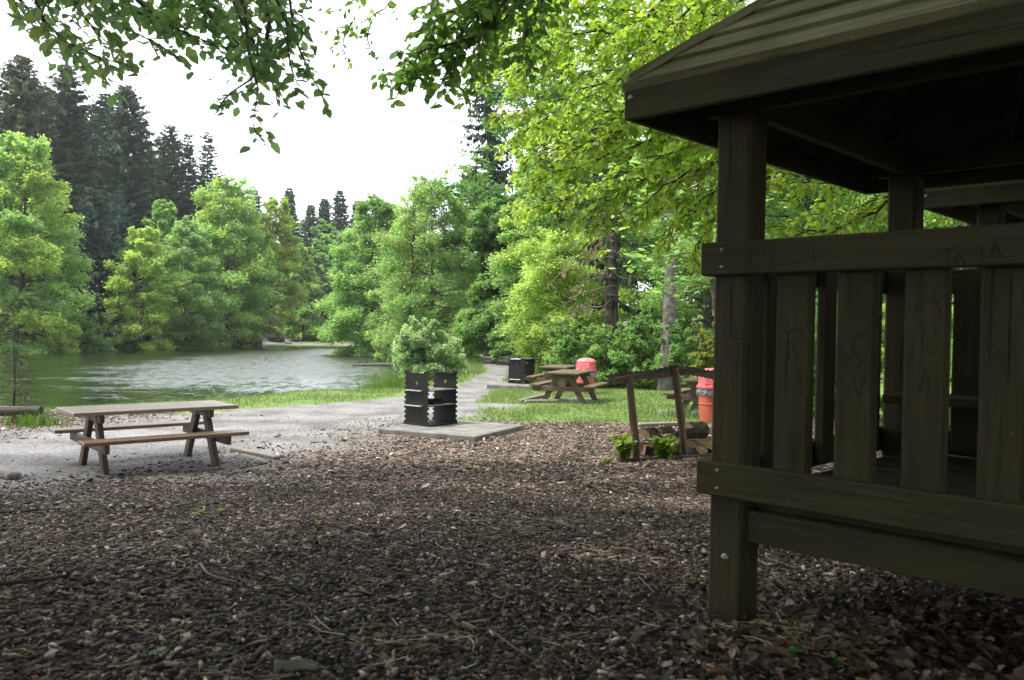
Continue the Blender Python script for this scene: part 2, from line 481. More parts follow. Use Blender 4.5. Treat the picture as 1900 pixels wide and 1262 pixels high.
gr1 = ramp(t, n_b.outputs[0], [(.34, (.6, .57, .55)), (.5, (.95, .93, .92)), (.66, (1.2, 1.18, 1.18))])
grm = N(t, "Mix", data_type='RGBA', blend_type='MULTIPLY'); grm.inputs[0].default_value = 1; t.links.new(gr0.outputs[0], grm.inputs[6]); t.links.new(gr1.outputs[0], grm.inputs[7])
n_g = tn(5, 8); n_g2 = tn(40, 3)
gra = ramp(t, n_g.outputs[0], [(.3, (.05, .085, .018)), (.5, (.10, .155, .035)), (.66, (.155, .20, .06)), (.8, (.17, .15, .085))])
fo = ramp(t, n_g.outputs[0], [(.3, (.02, .022, .010)), (.5, (.045, .05, .02)), (.7, (.05, .085, .025))])
n_m = tn(2.2, 7); n_f = tn(11, 4)
addn = N(t, "Math", operation='MULTIPLY_ADD'); t.links.new(n_f.outputs[0], addn.inputs[0]); addn.inputs[1].default_value = .5; t.links.new(n_m.outputs[0], addn.inputs[2])
half = N(t, "Math", operation='MULTIPLY'); t.links.new(addn.outputs[0], half.inputs[0]); half.inputs[1].default_value = .667
c1 = mixc_(sharpen(sep.outputs[2], half.outputs[0]), gra.outputs[0], fo.outputs[0])
c2 = mixc_(sharpen(sep.outputs[1], half.outputs[0], 1.0, .35, .65), c1, mulch.outputs[0])
c3 = mixc_(sharpen(sep.outputs[0], half.outputs[0], 1.2, .12, .88), c2, grm.outputs[2])
t.links.new(c3, p.inputs['Base Color'])
hb = N(t, "Math", operation='MULTIPLY_ADD'); t.links.new(sv.outputs[0], hb.inputs[0]); hb.inputs[1].default_value = .6; t.links.new(n_g2.outputs[0], hb.inputs[2])
bump(t, p, hb.outputs[0], .8, .012)
M['ground'] = m

fg = Wv[Fg].mean(1)
sel_g = (fg[:, 0] > .5)
sel_m = (~sel_g) & (fg[:, 1] > .5)
def submesh(name, sel):
    f = Fg[sel]; u, inv = np.unique(f, return_inverse=True)
    me = raw_mesh(name, Vg[u], inv.reshape(f.shape), col=Wv[u], smooth=True)
    return tag(link(name, me, M['ground']), kind='structure')
submesh('ground', ~(sel_g | sel_m)); submesh('path', sel_g); submesh('mulch_ground', sel_m)

# ------------------------------------------------------------------ lake
m, t, out = new_mat('lake_water'); p = principled(t, out, .06, .5)
p.inputs['Base Color'].default_value = (.010, .017, .006, 1); p.inputs['IOR'].default_value = 1.9
tc = N(t, "TexCoord")
def wn(sx, sy, detail, rot=0.0):
    mp = N(t, "Mapping"); mp.inputs['Scale'].default_value = (sx, sy, 1); mp.inputs['Rotation'].default_value = (0, 0, rot)
    t.links.new(tc.outputs['Object'], mp.inputs[0])
    n = N(t, "TexNoise"); n.inputs['Scale'].default_value = 1; n.inputs['Detail'].default_value = detail; n.inputs['Roughness'].default_value = .6
    t.links.new(mp.outputs[0], n.inputs['Vector']); return n
w1 = wn(2.6, 6.5, 5, .12); w2 = wn(.12, .2, 3, .4)
rm = ramp(t, w2.outputs[0], [(.36, (.25,) * 3), (.6, (1, 1, 1))])
# a breeze ruffles one stretch of the lake, the rest lies calmer
mpw = N(t, "Mapping"); mpw.inputs['Location'].default_value = (11.8 / 10.5, -57 / 28.0, 0); mpw.inputs['Scale'].default_value = (1 / 10.5, 1 / 28.0, 0)
t.links.new(tc.outputs['Object'], mpw.inputs[0])
vl = N(t, "VectorMath", operation='LENGTH'); t.links.new(mpw.outputs[0], vl.inputs[0])
w3 = wn(.35, .5, 4)
ed = N(t, "Math", operation='MULTIPLY_ADD'); t.links.new(w3.outputs[0], ed.inputs[0]); ed.inputs[1].default_value = .9; t.links.new(vl.outputs['Value'], ed.inputs[2])
mrw = N(t, "MapRange"); mrw.inputs[1].default_value = 1.55; mrw.inputs[2].default_value = 1.2; mrw.inputs[3].default_value = .26; mrw.inputs[4].default_value = 1.0
t.links.new(ed.outputs[0], mrw.inputs[0])
mq = N(t, "Math", operation='MULTIPLY'); t.links.new(rm.outputs[0], mq.inputs[0]); mq.inputs[1].default_value = .35
mx_ = N(t, "Math", operation='MAXIMUM'); t.links.new(mrw.outputs[0], mx_.inputs[0]); t.links.new(mq.outputs[0], mx_.inputs[1])
# wave normals straight from two noise octaves, so that far ripples keep their slope
w4 = wn(9, 22, 3, -.2)
def nsub(src):
    v = N(t, "VectorMath", operation='SUBTRACT'); v.inputs[1].default_value = (.5, .5, .5); t.links.new(src, v.inputs[0]); return v.outputs[0]
av = N(t, "VectorMath", operation='ADD'); t.links.new(nsub(w1.outputs['Color']), av.inputs[0]); t.links.new(nsub(w4.outputs['Color']), av.inputs[1])
sc_ = N(t, "VectorMath", operation='SCALE'); t.links.new(av.outputs[0], sc_.inputs[0])
am = N(t, "Math", operation='MULTIPLY'); t.links.new(mx_.outputs[0], am.inputs[0]); am.inputs[1].default_value = WAVE
t.links.new(am.outputs[0], sc_.inputs['Scale'])
fl_ = N(t, "VectorMath", operation='MULTIPLY'); fl_.inputs[1].default_value = (1, 1, 0); t.links.new(sc_.outputs[0], fl_.inputs[0])
bi = N(t, "VectorMath", operation='SCALE'); bi.inputs[0].default_value = (.02, -.23, 0)      # normals tilted to this shore so the patch mirrors more bright sky
w5 = wn(3.2, .95, 5, .05); bs = ramp(t, w5.outputs[0], [(.38, (.3,) * 3), (.50, (1, 1, 1))])
bm_ = N(t, "Math", operation='MULTIPLY'); t.links.new(bs.outputs[0], bm_.inputs[0]); t.links.new(mrw.outputs[0], bm_.inputs[1]); t.links.new(bm_.outputs[0], bi.inputs['Scale'])
ad0 = N(t, "VectorMath", operation='ADD'); t.links.new(fl_.outputs[0], ad0.inputs[0]); t.links.new(bi.outputs[0], ad0.inputs[1])
ad_ = N(t, "VectorMath", operation='ADD'); ad_.inputs[1].default_value = (0, 0, 1); t.links.new(ad0.outputs[0], ad_.inputs[0])
nn_ = N(t, "VectorMath", operation='NORMALIZE'); t.links.new(ad_.outputs[0], nn_.inputs[0]); t.links.new(nn_.outputs[0], p.inputs['Normal'])
rr_ = N(t, "MapRange"); rr_.inputs[3].default_value = .05; rr_.inputs[4].default_value = .26; rr_.inputs[1].default_value = .3; t.links.new(mx_.outputs[0], rr_.inputs[0]); t.links.new(rr_.outputs[0], p.inputs['Roughness'])
M['water'] = m
lx = np.array([-140, 2.0]); ly = np.array([-10.0, 92.0])
me = raw_mesh('lake', np.array([[-140, -10, WATER_Z], [2, -10, WATER_Z], [2, 92, WATER_Z], [-140, 92, WATER_Z]], float), np.array([[0, 1, 2, 3]]))
tag(link('lake', me, M['water']), kind='structure')

# ------------------------------------------------------------------ vegetation builders
def unit(v):
    return v / (np.linalg.norm(v, axis=-1, keepdims=True) + 1e-9)

def leaf_quads(C, A, B):           # one rhombic face per leaf or leaf clump
    n = len(C)
    V = np.stack([C - A, C + B - .15 * A, C + A, C - B - .15 * A], 1).reshape(-1, 3)
    return V, np.arange(n * 4).reshape(n, 4)

def leaf_fold(C, A, B, Nn, fold):  # a real leaf: two halves folded at the midrib, pointed tip
    n = len(C); up = Nn * fold[:, None]
    V = np.stack([C - A, C - .35 * A + B + up, C + .4 * A + .72 * B + up * .8, C + A, C + .4 * A - .72 * B + up * .8, C - .35 * A - B + up], 1).reshape(-1, 3)
    o = np.arange(n)[:, None] * 6
    return V, np.concatenate([o + np.array([[0, 1, 2, 3]]), o + np.array([[0, 3, 4, 5]])], 0)

def tint(col, n, rng, v=.16, hue=.10):
    c = np.asarray(col, float)[None, :] * np.exp(rng.normal(0, v, (n, 1)))
    h = rng.normal(0, hue, n)
    c = c * np.stack([1 + h, np.ones(n), 1 - .5 * h], 1)
    return np.clip(c, .002, .9)

class Plant:
    """gathers wood tubes and leaf clumps of one plant"""
    def __init__(s, seed):
        s.r = np.random.default_rng(seed); s.wV = []; s.wF = []; s.n = 0
        s.C = []; s.A = []; s.B = []; s.K = []
    def wood(s, pts, rad, n=5):
        V, F, G = tube(pts, rad, n, cap=False)
        F = np.array(F) + s.n
        s.wV.append(V); s.wF.append(F); s.n += len(V)
    def leaves(s, C, A, B, K):
        s.C.append(C); s.A.append(A); s.B.append(B); s.K.append(K)
    def wood_mesh(s, name):
        return raw_mesh(name, np.concatenate(s.wV), np.concatenate(s.wF), smooth=True)
    def leaf_mesh(s, name, fold=None):
        C, A, B, K = (np.concatenate(q) for q in (s.C, s.A, s.B, s.K))
        if fold is None:
            V, F = leaf_quads(C, A, B); return raw_mesh(name, V, F, col=np.repeat(K, 4, 0))
        Nn = unit(np.cross(A, B)); Nn = np.where(Nn[:, 2:3] < 0, -Nn, Nn)
        V, F = leaf_fold(C, A, B, Nn, fold * np.linalg.norm(B, axis=1)); return raw_mesh(name, V, F, col=np.repeat(K, 6, 0))

def flat_leaves(r, C, size, tilt, aspect=.6, droop=0.0, dirs=None):
    n = len(C)
    if dirs is None:
        a = r.random(n) * 2 * pi; A = np.stack([np.cos(a), np.sin(a), np.zeros(n)], 1)
    else:
        A = dirs + r.normal(0, .45, (n, 3))
    A[:, 2] += r.normal(-droop, tilt * .6, n); A = unit(A)
    Nn = np.stack([r.normal(0, tilt, n), r.normal(0, tilt, n), np.ones(n)], 1)
    B = unit(np.cross(Nn, A))
    s = size * np.exp(r.normal(0, .25, n))
    return A * (s * .5)[:, None], B * (s * .5 * aspect)[:, None]

PROF = {
    'dome': lambda t: np.sin((.16 + .74 * t) * pi) ** .6 * (1 - .12 * t),
    'cone': lambda t: (1.04 - t) ** .75,
    'column': lambda t: np.minimum(1, 3.2 * (1.03 - t)) ** .7 * (.75 + .25 * np.sin(t * 9)),
    'bush': lambda t: np.sqrt(np.clip(1.02 - t * t, 0, 1)),
}

def decid(p, H, R, col, cb=.1, nl=48, leaves=8000, ls=.26, tilt=.35, prof='dome', tr=None, up=(4, 50), droop=.18, lean=(0, 0), stems=1, spread=.0, bare=0.0, wood_r=1.0, col2=None, thick=.10):
    """layered broad-leaved tree or bush standing at the origin"""
    r = p.r; tr = tr or .012 * H + .03
    K0 = []
    tot = []
    specs = []
    for si in range(stems):
        az0 = r.random() * 2 * pi; off = np.array([cos(az0), sin(az0)]) * spread * R * (si > 0 or stems > 1)
        tt = np.linspace(0, 1, 9)
        wob = np.cumsum(r.normal(0, .012 * H, (9, 2)), 0) * .6; wob[0] = 0
        tp = np.stack([lean[0] * tt * H + off[0] * tt ** .8 + wob[:, 0] + .12 * off[0], lean[1] * tt * H + off[1] * tt ** .8 + wob[:, 1] + .12 * off[1], tt * H * (.97 if stems == 1 else r.uniform(.7, .97)) - .15], 1)
        p.wood(tp, tr * (1 - .9 * tt) * (1 if stems == 1 else .6), 8 if H > 3 else 5)
        for i in range(max(3, nl // stems)):
            t = cb + (1 - cb) * ((i + r.random()) / max(3, nl // stems)) ** .85
            az = i * 2.399 + r.normal(0, .35)
            L = R * float(PROF[prof](np.array((t - cb) / (1 - cb)))) * r.uniform(.72, 1.12) * (1 - spread * .4) + .05 * R
            el = radians(up[0] + (up[1] - up[0]) * (t ** 1.6) + r.normal(0, 6))
            b = np.array([np.interp(t, tt, tp[:, k]) for k in range(3)])
            d = np.array([cos(az), sin(az)])
            ss = np.linspace(0, 1, 6)
            pts = np.stack([b[0] + d[0] * L * cos(el) * ss, b[1] + d[1] * L * cos(el) * ss, b[2] + L * (sin(el) * ss - droop * ss ** 2)], 1)
            pts[1:] += r.normal(0, .025 * L, (5, 3))
            p.wood(pts, (tr * .32 * (1.05 - t) + .006) * wood_r * (1 - .85 * ss), 4)
            specs.append((pts, L, t, d))
    wts = np.array([q[1] for q in specs]); wts = wts ** 1.6; wts /= wts.sum()
    for (pts, L, t, d), wt in zip(specs, wts):
        n = int(leaves * wt)
        if n < 2 or r.random() < bare: continue
        kt = max(3, int(3 + L * 3.2))
        cs = np.asarray(col if (col2 is None or r.random() < .6) else col2) * math.exp(r.normal(0, .10))
        s_ = r.uniform(.22, 1.0, kt) ** .8
        sd_ = np.where(np.arange(kt) % 2 == 0, 1, -1)
        dv = np.stack([np.interp(s_, np.linspace(0, 1, 6), pts[:, k]) for k in range(3)], 1)
        ang = sd_ * r.uniform(.5, 1.1, kt)
        dx = d[0] * np.cos(ang) - d[1] * np.sin(ang); dy = d[0] * np.sin(ang) + d[1] * np.cos(ang)
        tl = L * .42 * (1.12 - s_ * .75)
        tw = np.stack([dx * tl, dy * tl, -droop * tl * .6 + r.normal(0, .06, kt) * tl], 1)
        for q in range(min(kt, 10)):
            p.wood(np.stack([dv[q], dv[q] + tw[q] * .5 + [0, 0, .03 * tl[q]], dv[q] + tw[q]]), np.array([.35, .2, .1]) * (tr * .09 + .004) * wood_r, 3)
        j = r.integers(0, kt, n); f = r.random(n) ** .7
        C = dv[j] + tw[j] * f[:, None] + r.normal(0, 1, (n, 3)) * np.array([.07, .07, .028 + thick * .25]) * L * .8
        C[:, 2] = np.maximum(C[:, 2], .05)
        A, B = flat_leaves(r, C, ls, tilt, dirs=unit(tw)[j], droop=droop * .8)
        p.leaves(C, A, B, tint(cs, n, r))
    return p

def conifer(p, H, R, col, cb=.08, step=.55, per=8, ls=.5, dens=1.0, droop=.35, hang=.5, tr=None, top=True, curve=.8, ragged=.2, wood=True):
    r = p.r; tr = tr or .011 * H + .04
    tt = np.linspace(0, 1, 8)
    tp = np.stack([r.normal(0, .004 * H, 8), r.normal(0, .004 * H, 8), tt * H - .2], 1); tp[0, :2] = 0
    p.wood(tp, tr * (1 - .93 * tt), 8)
    z = cb * H
    while z < H * .985:
        t = z / H
        rr = R * (1 - (t - cb) / (1.0001 - cb)) ** curve * r.uniform(.82, 1.1) + .06
        k = max(4, int(per * (.55 + .45 * (1 - t))))
        a0 = r.random() * 6.28
        for i in range(k):
            az = a0 + i * 6.283 / k + r.normal(0, .22)
            L = rr * r.uniform(1 - ragged * 2, 1 + ragged)
            if L < .08: continue
            d = np.array([cos(az), sin(az), 0])
            ss = np.linspace(0, 1, 5); dr = droop * (1 - .8 * t)
            pts = np.array([np.interp(t, tt, tp[:, q]) for q in range(3)]) + np.outer(ss, d) * L
            pts[:, 2] += L * (.18 * ss * t * 2 - dr * ss + dr * .65 * ss ** 2.2) + r.normal(0, .03 * L)
            if wood: p.wood(pts, (.010 + .008 * L) * (1 - .85 * ss), 3)
            n = max(3, int(L / ls * 6.5 * dens))
            s_ = r.uniform(.12, 1.03, n)
            C = np.stack([np.interp(s_, ss, pts[:, q]) for q in range(3)], 1)
            lat = np.array([-d[1], d[0], 0.]); sg = r.choice([-1, 1], n)
            ln = ls * np.exp(r.normal(0, .25, n)) * (1.15 - .55 * s_) * (1.08 - .38 * t)
            out = d * .55 + lat * (sg * r.uniform(.3, 1.0, n))[:, None]
            out = out + np.array([0, 0, -1.0]) * (hang * r.uniform(.3, 1.4, n))[:, None]
            A = unit(out) * (ln * .5)[:, None]
            B = unit(np.cross(A, d + r.normal(0, .5, (n, 3)))) * (ln * r.uniform(.14, .24, n))[:, None]
            p.leaves(C + A * .9, A, B, tint(np.asarray(col) * math.exp(r.normal(0, .12)), n, r, .2, .08))
        z += step * r.uniform(.7, 1.25) * (1.15 - .55 * t)
    return p

def put(p, name, label, cat, loc, trunkmat, leafmat, group=None, rz=0.0, part='crown', wpart='trunk', fold=None):
    o = thing(name, label, cat, loc, rz, group)
    link(wpart, p.wood_mesh(wpart), M[trunkmat], o)
    link(part, p.leaf_mesh(part, fold), M[leafmat], o)
    return o

def place(px, d, top, rad):
    """base point, height and crown radius from photo column, depth, top row and radius in pixels"""
    x = float(at(px, 600, d)[0]); z0 = tz(x, d)
    H = float(at(px, top, d)[2]) - z0
    return (x, d, z0), H, rad * d / FPX

YG = (.29, .40, .110); LG = (.215, .35, .120); MG = (.150, .265, .085); DG = (.055, .125, .036); OL = (.24, .33, .085); PG = (.235, .34, .125); GG = (.175, .28, .115)
SD = (.022, .047, .022); SB = (.022, .055, .036); SG = (.046, .060, .026); SM = (.045, .085, .036)

# broad-leaved trees of the far shore:  px, depth, top row, radius px, colour, leaves, options, name, label
TREES = [
 (26, 58, 245, 98, LG, 16000, dict(col2=YG, nl=70, cb=.03, prof='dome', ls=.34), 'beech_tree', 'large bright green beech leaning over the left end of the far shore'),
 (262, 66, 422, 62, YG, 9000, dict(cb=.06, nl=46, prof='dome', ls=.30), 'beech_tree', 'small yellow-green beech standing alone in front of the dark blue-green spruce'),
 (292, 72, 348, 40, LG, 4500, dict(cb=.3, nl=36, prof='column', ls=.30), 'beech_tree', 'slim bright beech rising just behind the yellow-green one'),
 (352, 70, 408, 62, GG, 9000, dict(cb=.05, nl=46, col2=LG, ls=.30), 'maple_tree', 'soft grey-green tree right of the yellow-green beech, reaching down to the water'),
 (418, 77, 325, 78, LG, 13000, dict(cb=.08, nl=64, col2=YG, ls=.34), 'beech_tree', 'tall layered light green beech in the middle of the far shore'),
 (478, 81, 352, 52, OL, 8000, dict(lean=(.11, 0), cb=.15, nl=48, col2=(.23, .29, .08), ls=.32, droop=.3), 'oak_tree', 'olive-yellow tree with drooping boughs above the bare grassy slope'),
 (561, 92, 437, 48, PG, 7500, dict(cb=.05, nl=48, prof='cone', ls=.34, col2=LG), 'beech_tree', 'pale green cone-shaped tree beside the far landing ramp'),
 (640, 96, 470, 30, MG, 4000, dict(cb=.1, nl=34, ls=.34), 'young_beech', 'small mid green tree with a pale trunk right of the cone-shaped tree'),
 (690, 64, 362, 82, LG, 18000, dict(cb=.02, nl=64, col2=MG, ls=.30, prof='dome', droop=.26), 'beech_tree', 'broad bright green tree leaning over the water at the end of the lake'),
 (800, 50, 330, 92, PG, 17000, dict(cb=.03, nl=76, col2=LG, ls=.20, prof='dome', bare=.08), 'birch_tree', 'tall thin-leaved pale tree with bare twigs showing at its top'),
 (748, 54, 400, 56, LG, 9000, dict(cb=.05, nl=38, ls=.22, prof='dome'), 'beech_tree', 'small light green tree at the foot of the tall thin-leaved one'),
 (868, 62, 292, 54, LG, 11000, dict(cb=.05, nl=50, ls=.28, prof='column', col2=MG), 'beech_tree', 'narrow bright green tree left of the path tunnel'),
 (917, 45, 335, 66, MG, 19000, dict(cb=.14, nl=64, ls=.22, prof='column', col2=DG, droop=.3, up=(-4, 30)), 'beech_tree', 'dark layered green tree arching over the mouth of the path'),
 (985, 42, 300, 58, MG, 12000, dict(cb=.02, nl=56, ls=.22, prof='column', col2=LG), 'beech_tree', 'mid green tree forming the right side of the path tunnel'),
 (1050, 31, 425, 105, YG, 13000, dict(cb=.12, nl=48, ls=.15, prof='dome', droop=.2, up=(0, 40), tilt=.3), 'young_beech', 'yellow-green layered young beech behind the far picnic tables'),
 (1105, 40, 120, 105, LG, 14000, dict(cb=.2, nl=60, ls=.2, prof='dome', col2=YG), 'beech_tree', 'light green beech filling the wood edge behind the drooping spruce'),
 (1015, 37, -60, 92, LG, 15000, dict(cb=.12, nl=64, ls=.2, prof='column', col2=YG), 'beech_tree', 'tall light green beech right of the weeping spruce, between path and drooping boughs'),
 (1300, 34, -60, 130, MG, 15000, dict(cb=.08, nl=64, ls=.19, prof='dome', col2=LG), 'beech_tree', 'mid green beech between the grey trunk and the shelter post'),
 (1500, 28, -40, 170, LG, 15000, dict(cb=.05, nl=60, ls=.18, prof='dome', col2=MG), 'beech_tree', 'bright beech seen through the gap under the near shelter roof'),
 (1780, 25, 60, 200, LG, 13000, dict(cb=.05, nl=60, ls=.18, prof='dome', col2=YG), 'beech_tree', 'bright green tree behind the second shelter'),
]
for i, (px, d, top, rad, col, nlv, opt, name, label) in enumerate(TREES):
    loc, H, R = place(px, d, top, rad)
    opt = dict(opt); opt['ls'] *= .62; opt['nl'] = int(opt['nl'] * 1.8); opt.setdefault('thick', .2); opt.setdefault('tilt', .5); opt.setdefault('up', (-2, 62))
    p = decid(Plant(100 + i), H * .95, R * 1.15, col, leaves=int(nlv * 5.0), **opt)
    put(p, name, label, 'tree', loc, 'bark_grey' if i % 2 else 'bark', 'leaf_far')

# bushes:  px, depth, top row, radius px, colour, leaves, ls, name, label
BUSH = [
 (806, 34, 588, 74, (.27, .38, .20), 24000, .11, 'willow_bush', 'pale grey-green willow bush between the lake and the gravel path'),
 (770, 41, 612, 34, (.13, .17, .06), 3500, .12, 'willow_bush', 'low yellowish bush hanging over the water beside the pale willow'),
 (995, 33, 560, 40, LG, 5000, .11, 'hazel_bush', 'light green bush at the right edge of the path'),
 (1062, 27.5, 560, 58, MG, 7000, .10, 'hazel_bush', 'mid green bush directly behind the far red bin'),
 (1130, 26.5, 585, 55, LG, 6500, .10, 'hazel_bush', 'fresh green bush right of the far red bin'),
 (1190, 26, 555, 60, MG, 7500, .10, 'hazel_bush', 'green bush behind the left end of the wood store roof'),
 (1258, 25, 570, 56, MG, 7000, .10, 'hazel_bush', 'bush at the foot of the straight grey trunk'),
 (1318, 21, 575, 42, (.19, .22, .055), 4200, .10, 'maple_bush', 'pale yellow-green bush above the near red bin'),
 (1400, 19, 560, 80, LG, 7000, .10, 'hazel_bush', 'bright bush seen between the first two shelter slats'),
 (1520, 18, 540, 90, LG, 8000, .10, 'hazel_bush', 'bright bush seen between the middle shelter slats'),
 (1680, 17, 500, 100, YG, 8000, .10, 'hazel_bush', 'yellow-green bush behind the rear posts of the near shelter'),
 (1850, 16, 470, 110, LG, 8000, .10, 'hazel_bush', 'bright bush beside the second shelter'),
 (120, 60, 600, 34, MG, 2600, .2, 'bank_bush', 'low green bush on the far bank beside the large left beech'),
 (175, 62, 545, 46, GG, 4200, .2, 'bank_bush', 'blue-green bush on the far bank below the dark spruce'),
 (225, 66, 610, 30, MG, 2200, .2, 'bank_bush', 'small dark bush on the bank left of the yellow-green beech trunk'),
 (335, 70, 588, 42, MG, 3600, .2, 'bank_bush', 'green bush on the bank under the soft grey-green tree'),
 (395, 75, 600, 34, (.085, .115, .04), 2600, .2, 'bank_bush', 'brownish green bush at the bend of the far shore'),
 (452, 82, 585, 34, (.13, .125, .085), 2200, .22, 'bank_bush', 'dry pinkish brush on the bank beside a dark trunk'),
]
for i, (px, d, top, rad, col, nlv, ls, name, label) in enumerate(BUSH):
    loc, H, R = place(px, d, top, rad)
    p = decid(Plant(300 + i), H, R * .95, col, cb=.02, nl=70, leaves=int(nlv * 2.6), ls=ls * .8, tilt=.7, prof='bush', up=(10, 60), stems=5, spread=.45, thick=.3, tr=.03)
    put(p, name, label, 'bush', loc, 'twig', 'leaf_far', wpart='stems', part='foliage')

# conifers
CON = [
 (38, 74, 95, 66, SG, dict(ls=.75, cb=.2), 'spruce_tree', 'huge old spruce at the far left, behind the large bright beech'),
 (122, 78, 112, 62, SD, dict(ls=.75, cb=.15), 'spruce_tree', 'huge dark spruce second from the left on the far hillside'),
 (80, 88, 150, 60, SG, dict(ls=.85, cb=.15), 'spruce_tree', 'brownish spruce wedged between the two leftmost giants'),
 (232, 86, 150, 62, SD, dict(ls=.8, cb=.15), 'spruce_tree', 'broad dark spruce whose right edge falls to open sky'),
 (188, 90, 165, 50, SD, dict(ls=.85, cb=.15), 'spruce_tree', 'spruce tucked behind the broad dark one on its left side'),
 (172, 66, 338, 58, SB, dict(ls=.5, cb=.05, step=.45), 'spruce_tree', 'young blue-green spruce with full skirts left of the yellow-green beech'),
 (218, 72, 345, 42, SB, dict(ls=.55, cb=.05), 'spruce_tree', 'second blue-green spruce just behind the young full-skirted one'),
 (312, 92, 225, 38, SD, dict(ls=.7, cb=.3), 'spruce_tree', 'spruce with a long bare pale trunk standing against the sky'),
 (346, 95, 240, 30, SD, dict(ls=.6, cb=.35, dens=.6, ragged=.35), 'spruce_tree', 'thin ragged spruce between two others on the skyline'),
 (382, 94, 234, 28, SD, dict(ls=.6, cb=.3, dens=.5, ragged=.4), 'spruce_tree', 'very sparse pointed spruce furthest right of the left skyline group'),
 (268, 96, 262, 45, SM, dict(ls=.8, cb=.1), 'spruce_tree', 'dense spruce between the broad dark one and the bare-trunked one'),
 (470, 104, 345, 24, (.05, .09, .03), dict(ls=.7, cb=.1), 'larch_tree', 'small pale green larch top on the skyline in the middle'),
 (442, 108, 352, 20, SM, dict(ls=.7, cb=.1), 'spruce_tree', 'small spruce tip left of the pale larch'),
 (534, 125, 342, 24, SB, dict(ls=.9, cb=.05), 'spruce_tree', 'pointed blue-grey spruce standing tallest at the middle of the far end'),
 (574, 128, 375, 26, SM, dict(ls=.9, cb=.05), 'spruce_tree', 'short spruce right of the tallest pointed one at the far end'),
 (600, 124, 362, 30, SB, dict(ls=.9, cb=.05), 'spruce_tree', 'blue-grey spruce in the middle of the far end group'),
 (628, 120, 348, 32, SD, dict(ls=.85, cb=.05, ragged=.3), 'spruce_tree', 'spruce with a forked ragged top at the far end'),
 (660, 126, 366, 28, SD, dict(ls=.9, cb=.05), 'spruce_tree', 'dark spruce behind the broad tree that leans over the water'),
 (700, 118, 372, 28, SD, dict(ls=.9, cb=.05), 'spruce_tree', 'spruce hidden behind the tall thin-leaved pale tree'),
 (548, 104, 470, 26, SD, dict(ls=.8, cb=.02), 'spruce_tree', 'dark low spruce behind the pale cone-shaped tree'),
 (492, 100, 500, 26, SD, dict(ls=.8, cb=.02), 'spruce_tree', 'dark low spruce above the bare grassy slope'),
 (610, 102, 480, 28, SD, dict(ls=.8, cb=.02), 'spruce_tree', 'dark low spruce right of the landing ramp'),
 (907, 56, -160, 66, SD, dict(ls=.42, cb=.28, step=.5, droop=.55, hang=1.6, per=10, dens=1.3, curve=.5), 'spruce_tree', 'tall dark weeping spruce above the path tunnel'),
 (1142, 27, -420, 95, (.022, .036, .020), dict(ls=.30, cb=.16, step=.62, droop=.75, hang=1.7, per=6, dens=.75, curve=.35, ragged=.35, tr=.26), 'spruce_tree', 'ragged spruce with drooping dark boughs and a dark trunk left of the grey trunk'),
]
for i, (px, d, top, rad, col, opt, name, label) in enumerate(CON):
    loc, H, R = place(px, d, top, rad)
    opt = dict(opt)
    if i < len(CON) - 2: R *= 1.3 if px > 420 else 1.75; opt['curve'] = .62; opt['dens'] = opt.get('dens', 1) * 2.6; opt['ls'] *= .85; opt['per'] = 12
    p = conifer(Plant(500 + i), H, R, col, **opt)
    put(p, name, label, 'tree', loc, 'bark', 'needle')
# trunks at the wood edge whose crowns start above the picture
def tall_trunk(px, d, r0, lean, H, seed, name, label, mat, bend=None, cbz=.45, R=3.2, nlv=9000, col=MG):
    x = float(at(px, 600, d)[0]); z0 = tz(x, d)
    p = Plant(seed); r = p.r
    tt = np.linspace(0, 1, 10)
    P = np.stack([lean * tt * H + (bend or 0) * np.sin(tt * 5) + r.normal(0, .02, 10), r.normal(0, .03, 10), tt * H - .2], 1)
    p.wood(P, r0 * (1 - .75 * tt) * (1 + .5 * np.exp(-tt * 30)), 10)
    tot = 40
    for i in range(tot):
        t = cbz + (1 - cbz) * (i + r.random()) / tot
        az = i * 2.4; L = R * r.uniform(.6, 1.1) * (1.1 - .6 * t)
        b = np.array([np.interp(t, tt, P[:, k]) for k in range(3)])
        ss = np.linspace(0, 1, 5)
        pts = b + np.outer(ss, [cos(az) * L, sin(az) * L, L * .35]) - np.outer(ss ** 2, [0, 0, L * .4])
        p.wood(pts, r0 * .16 * (1 - .85 * ss), 4)
        n = nlv // tot; s_ = r.uniform(.25, 1.05, n)
        C = np.stack([np.interp(s_, ss, pts[:, k]) for k in range(3)], 1) + r.normal(0, 1, (n, 3)) * np.array([.3, .3, .14]) * L * .6
        A, B = flat_leaves(r, C, .16, .4); p.leaves(C, A, B, tint(col, n, r))
    return put(p, name, label, 'tree', (x, d, z0), mat, 'leaf_far')

tall_trunk(1241, 25, .22, .004, 17, 700, 'beech_tree', 'tall tree with a straight grey trunk between drooping spruce and shelter post', 'bark_grey', col=LG)
tall_trunk(1345, 17, .085, -.12, 9, 701, 'maple_tree', 'slender tree with a whitish crooked trunk just left of the shelter post', 'bark_grey', bend=.12, cbz=.3, R=2.2, nlv=5000, col=LG)
tall_trunk(872, 52, .16, .02, 13, 702, 'beech_tree', 'thin dark trunk on the left of the path tunnel', 'bark', cbz=.35, R=2.5, nlv=6000, col=MG)

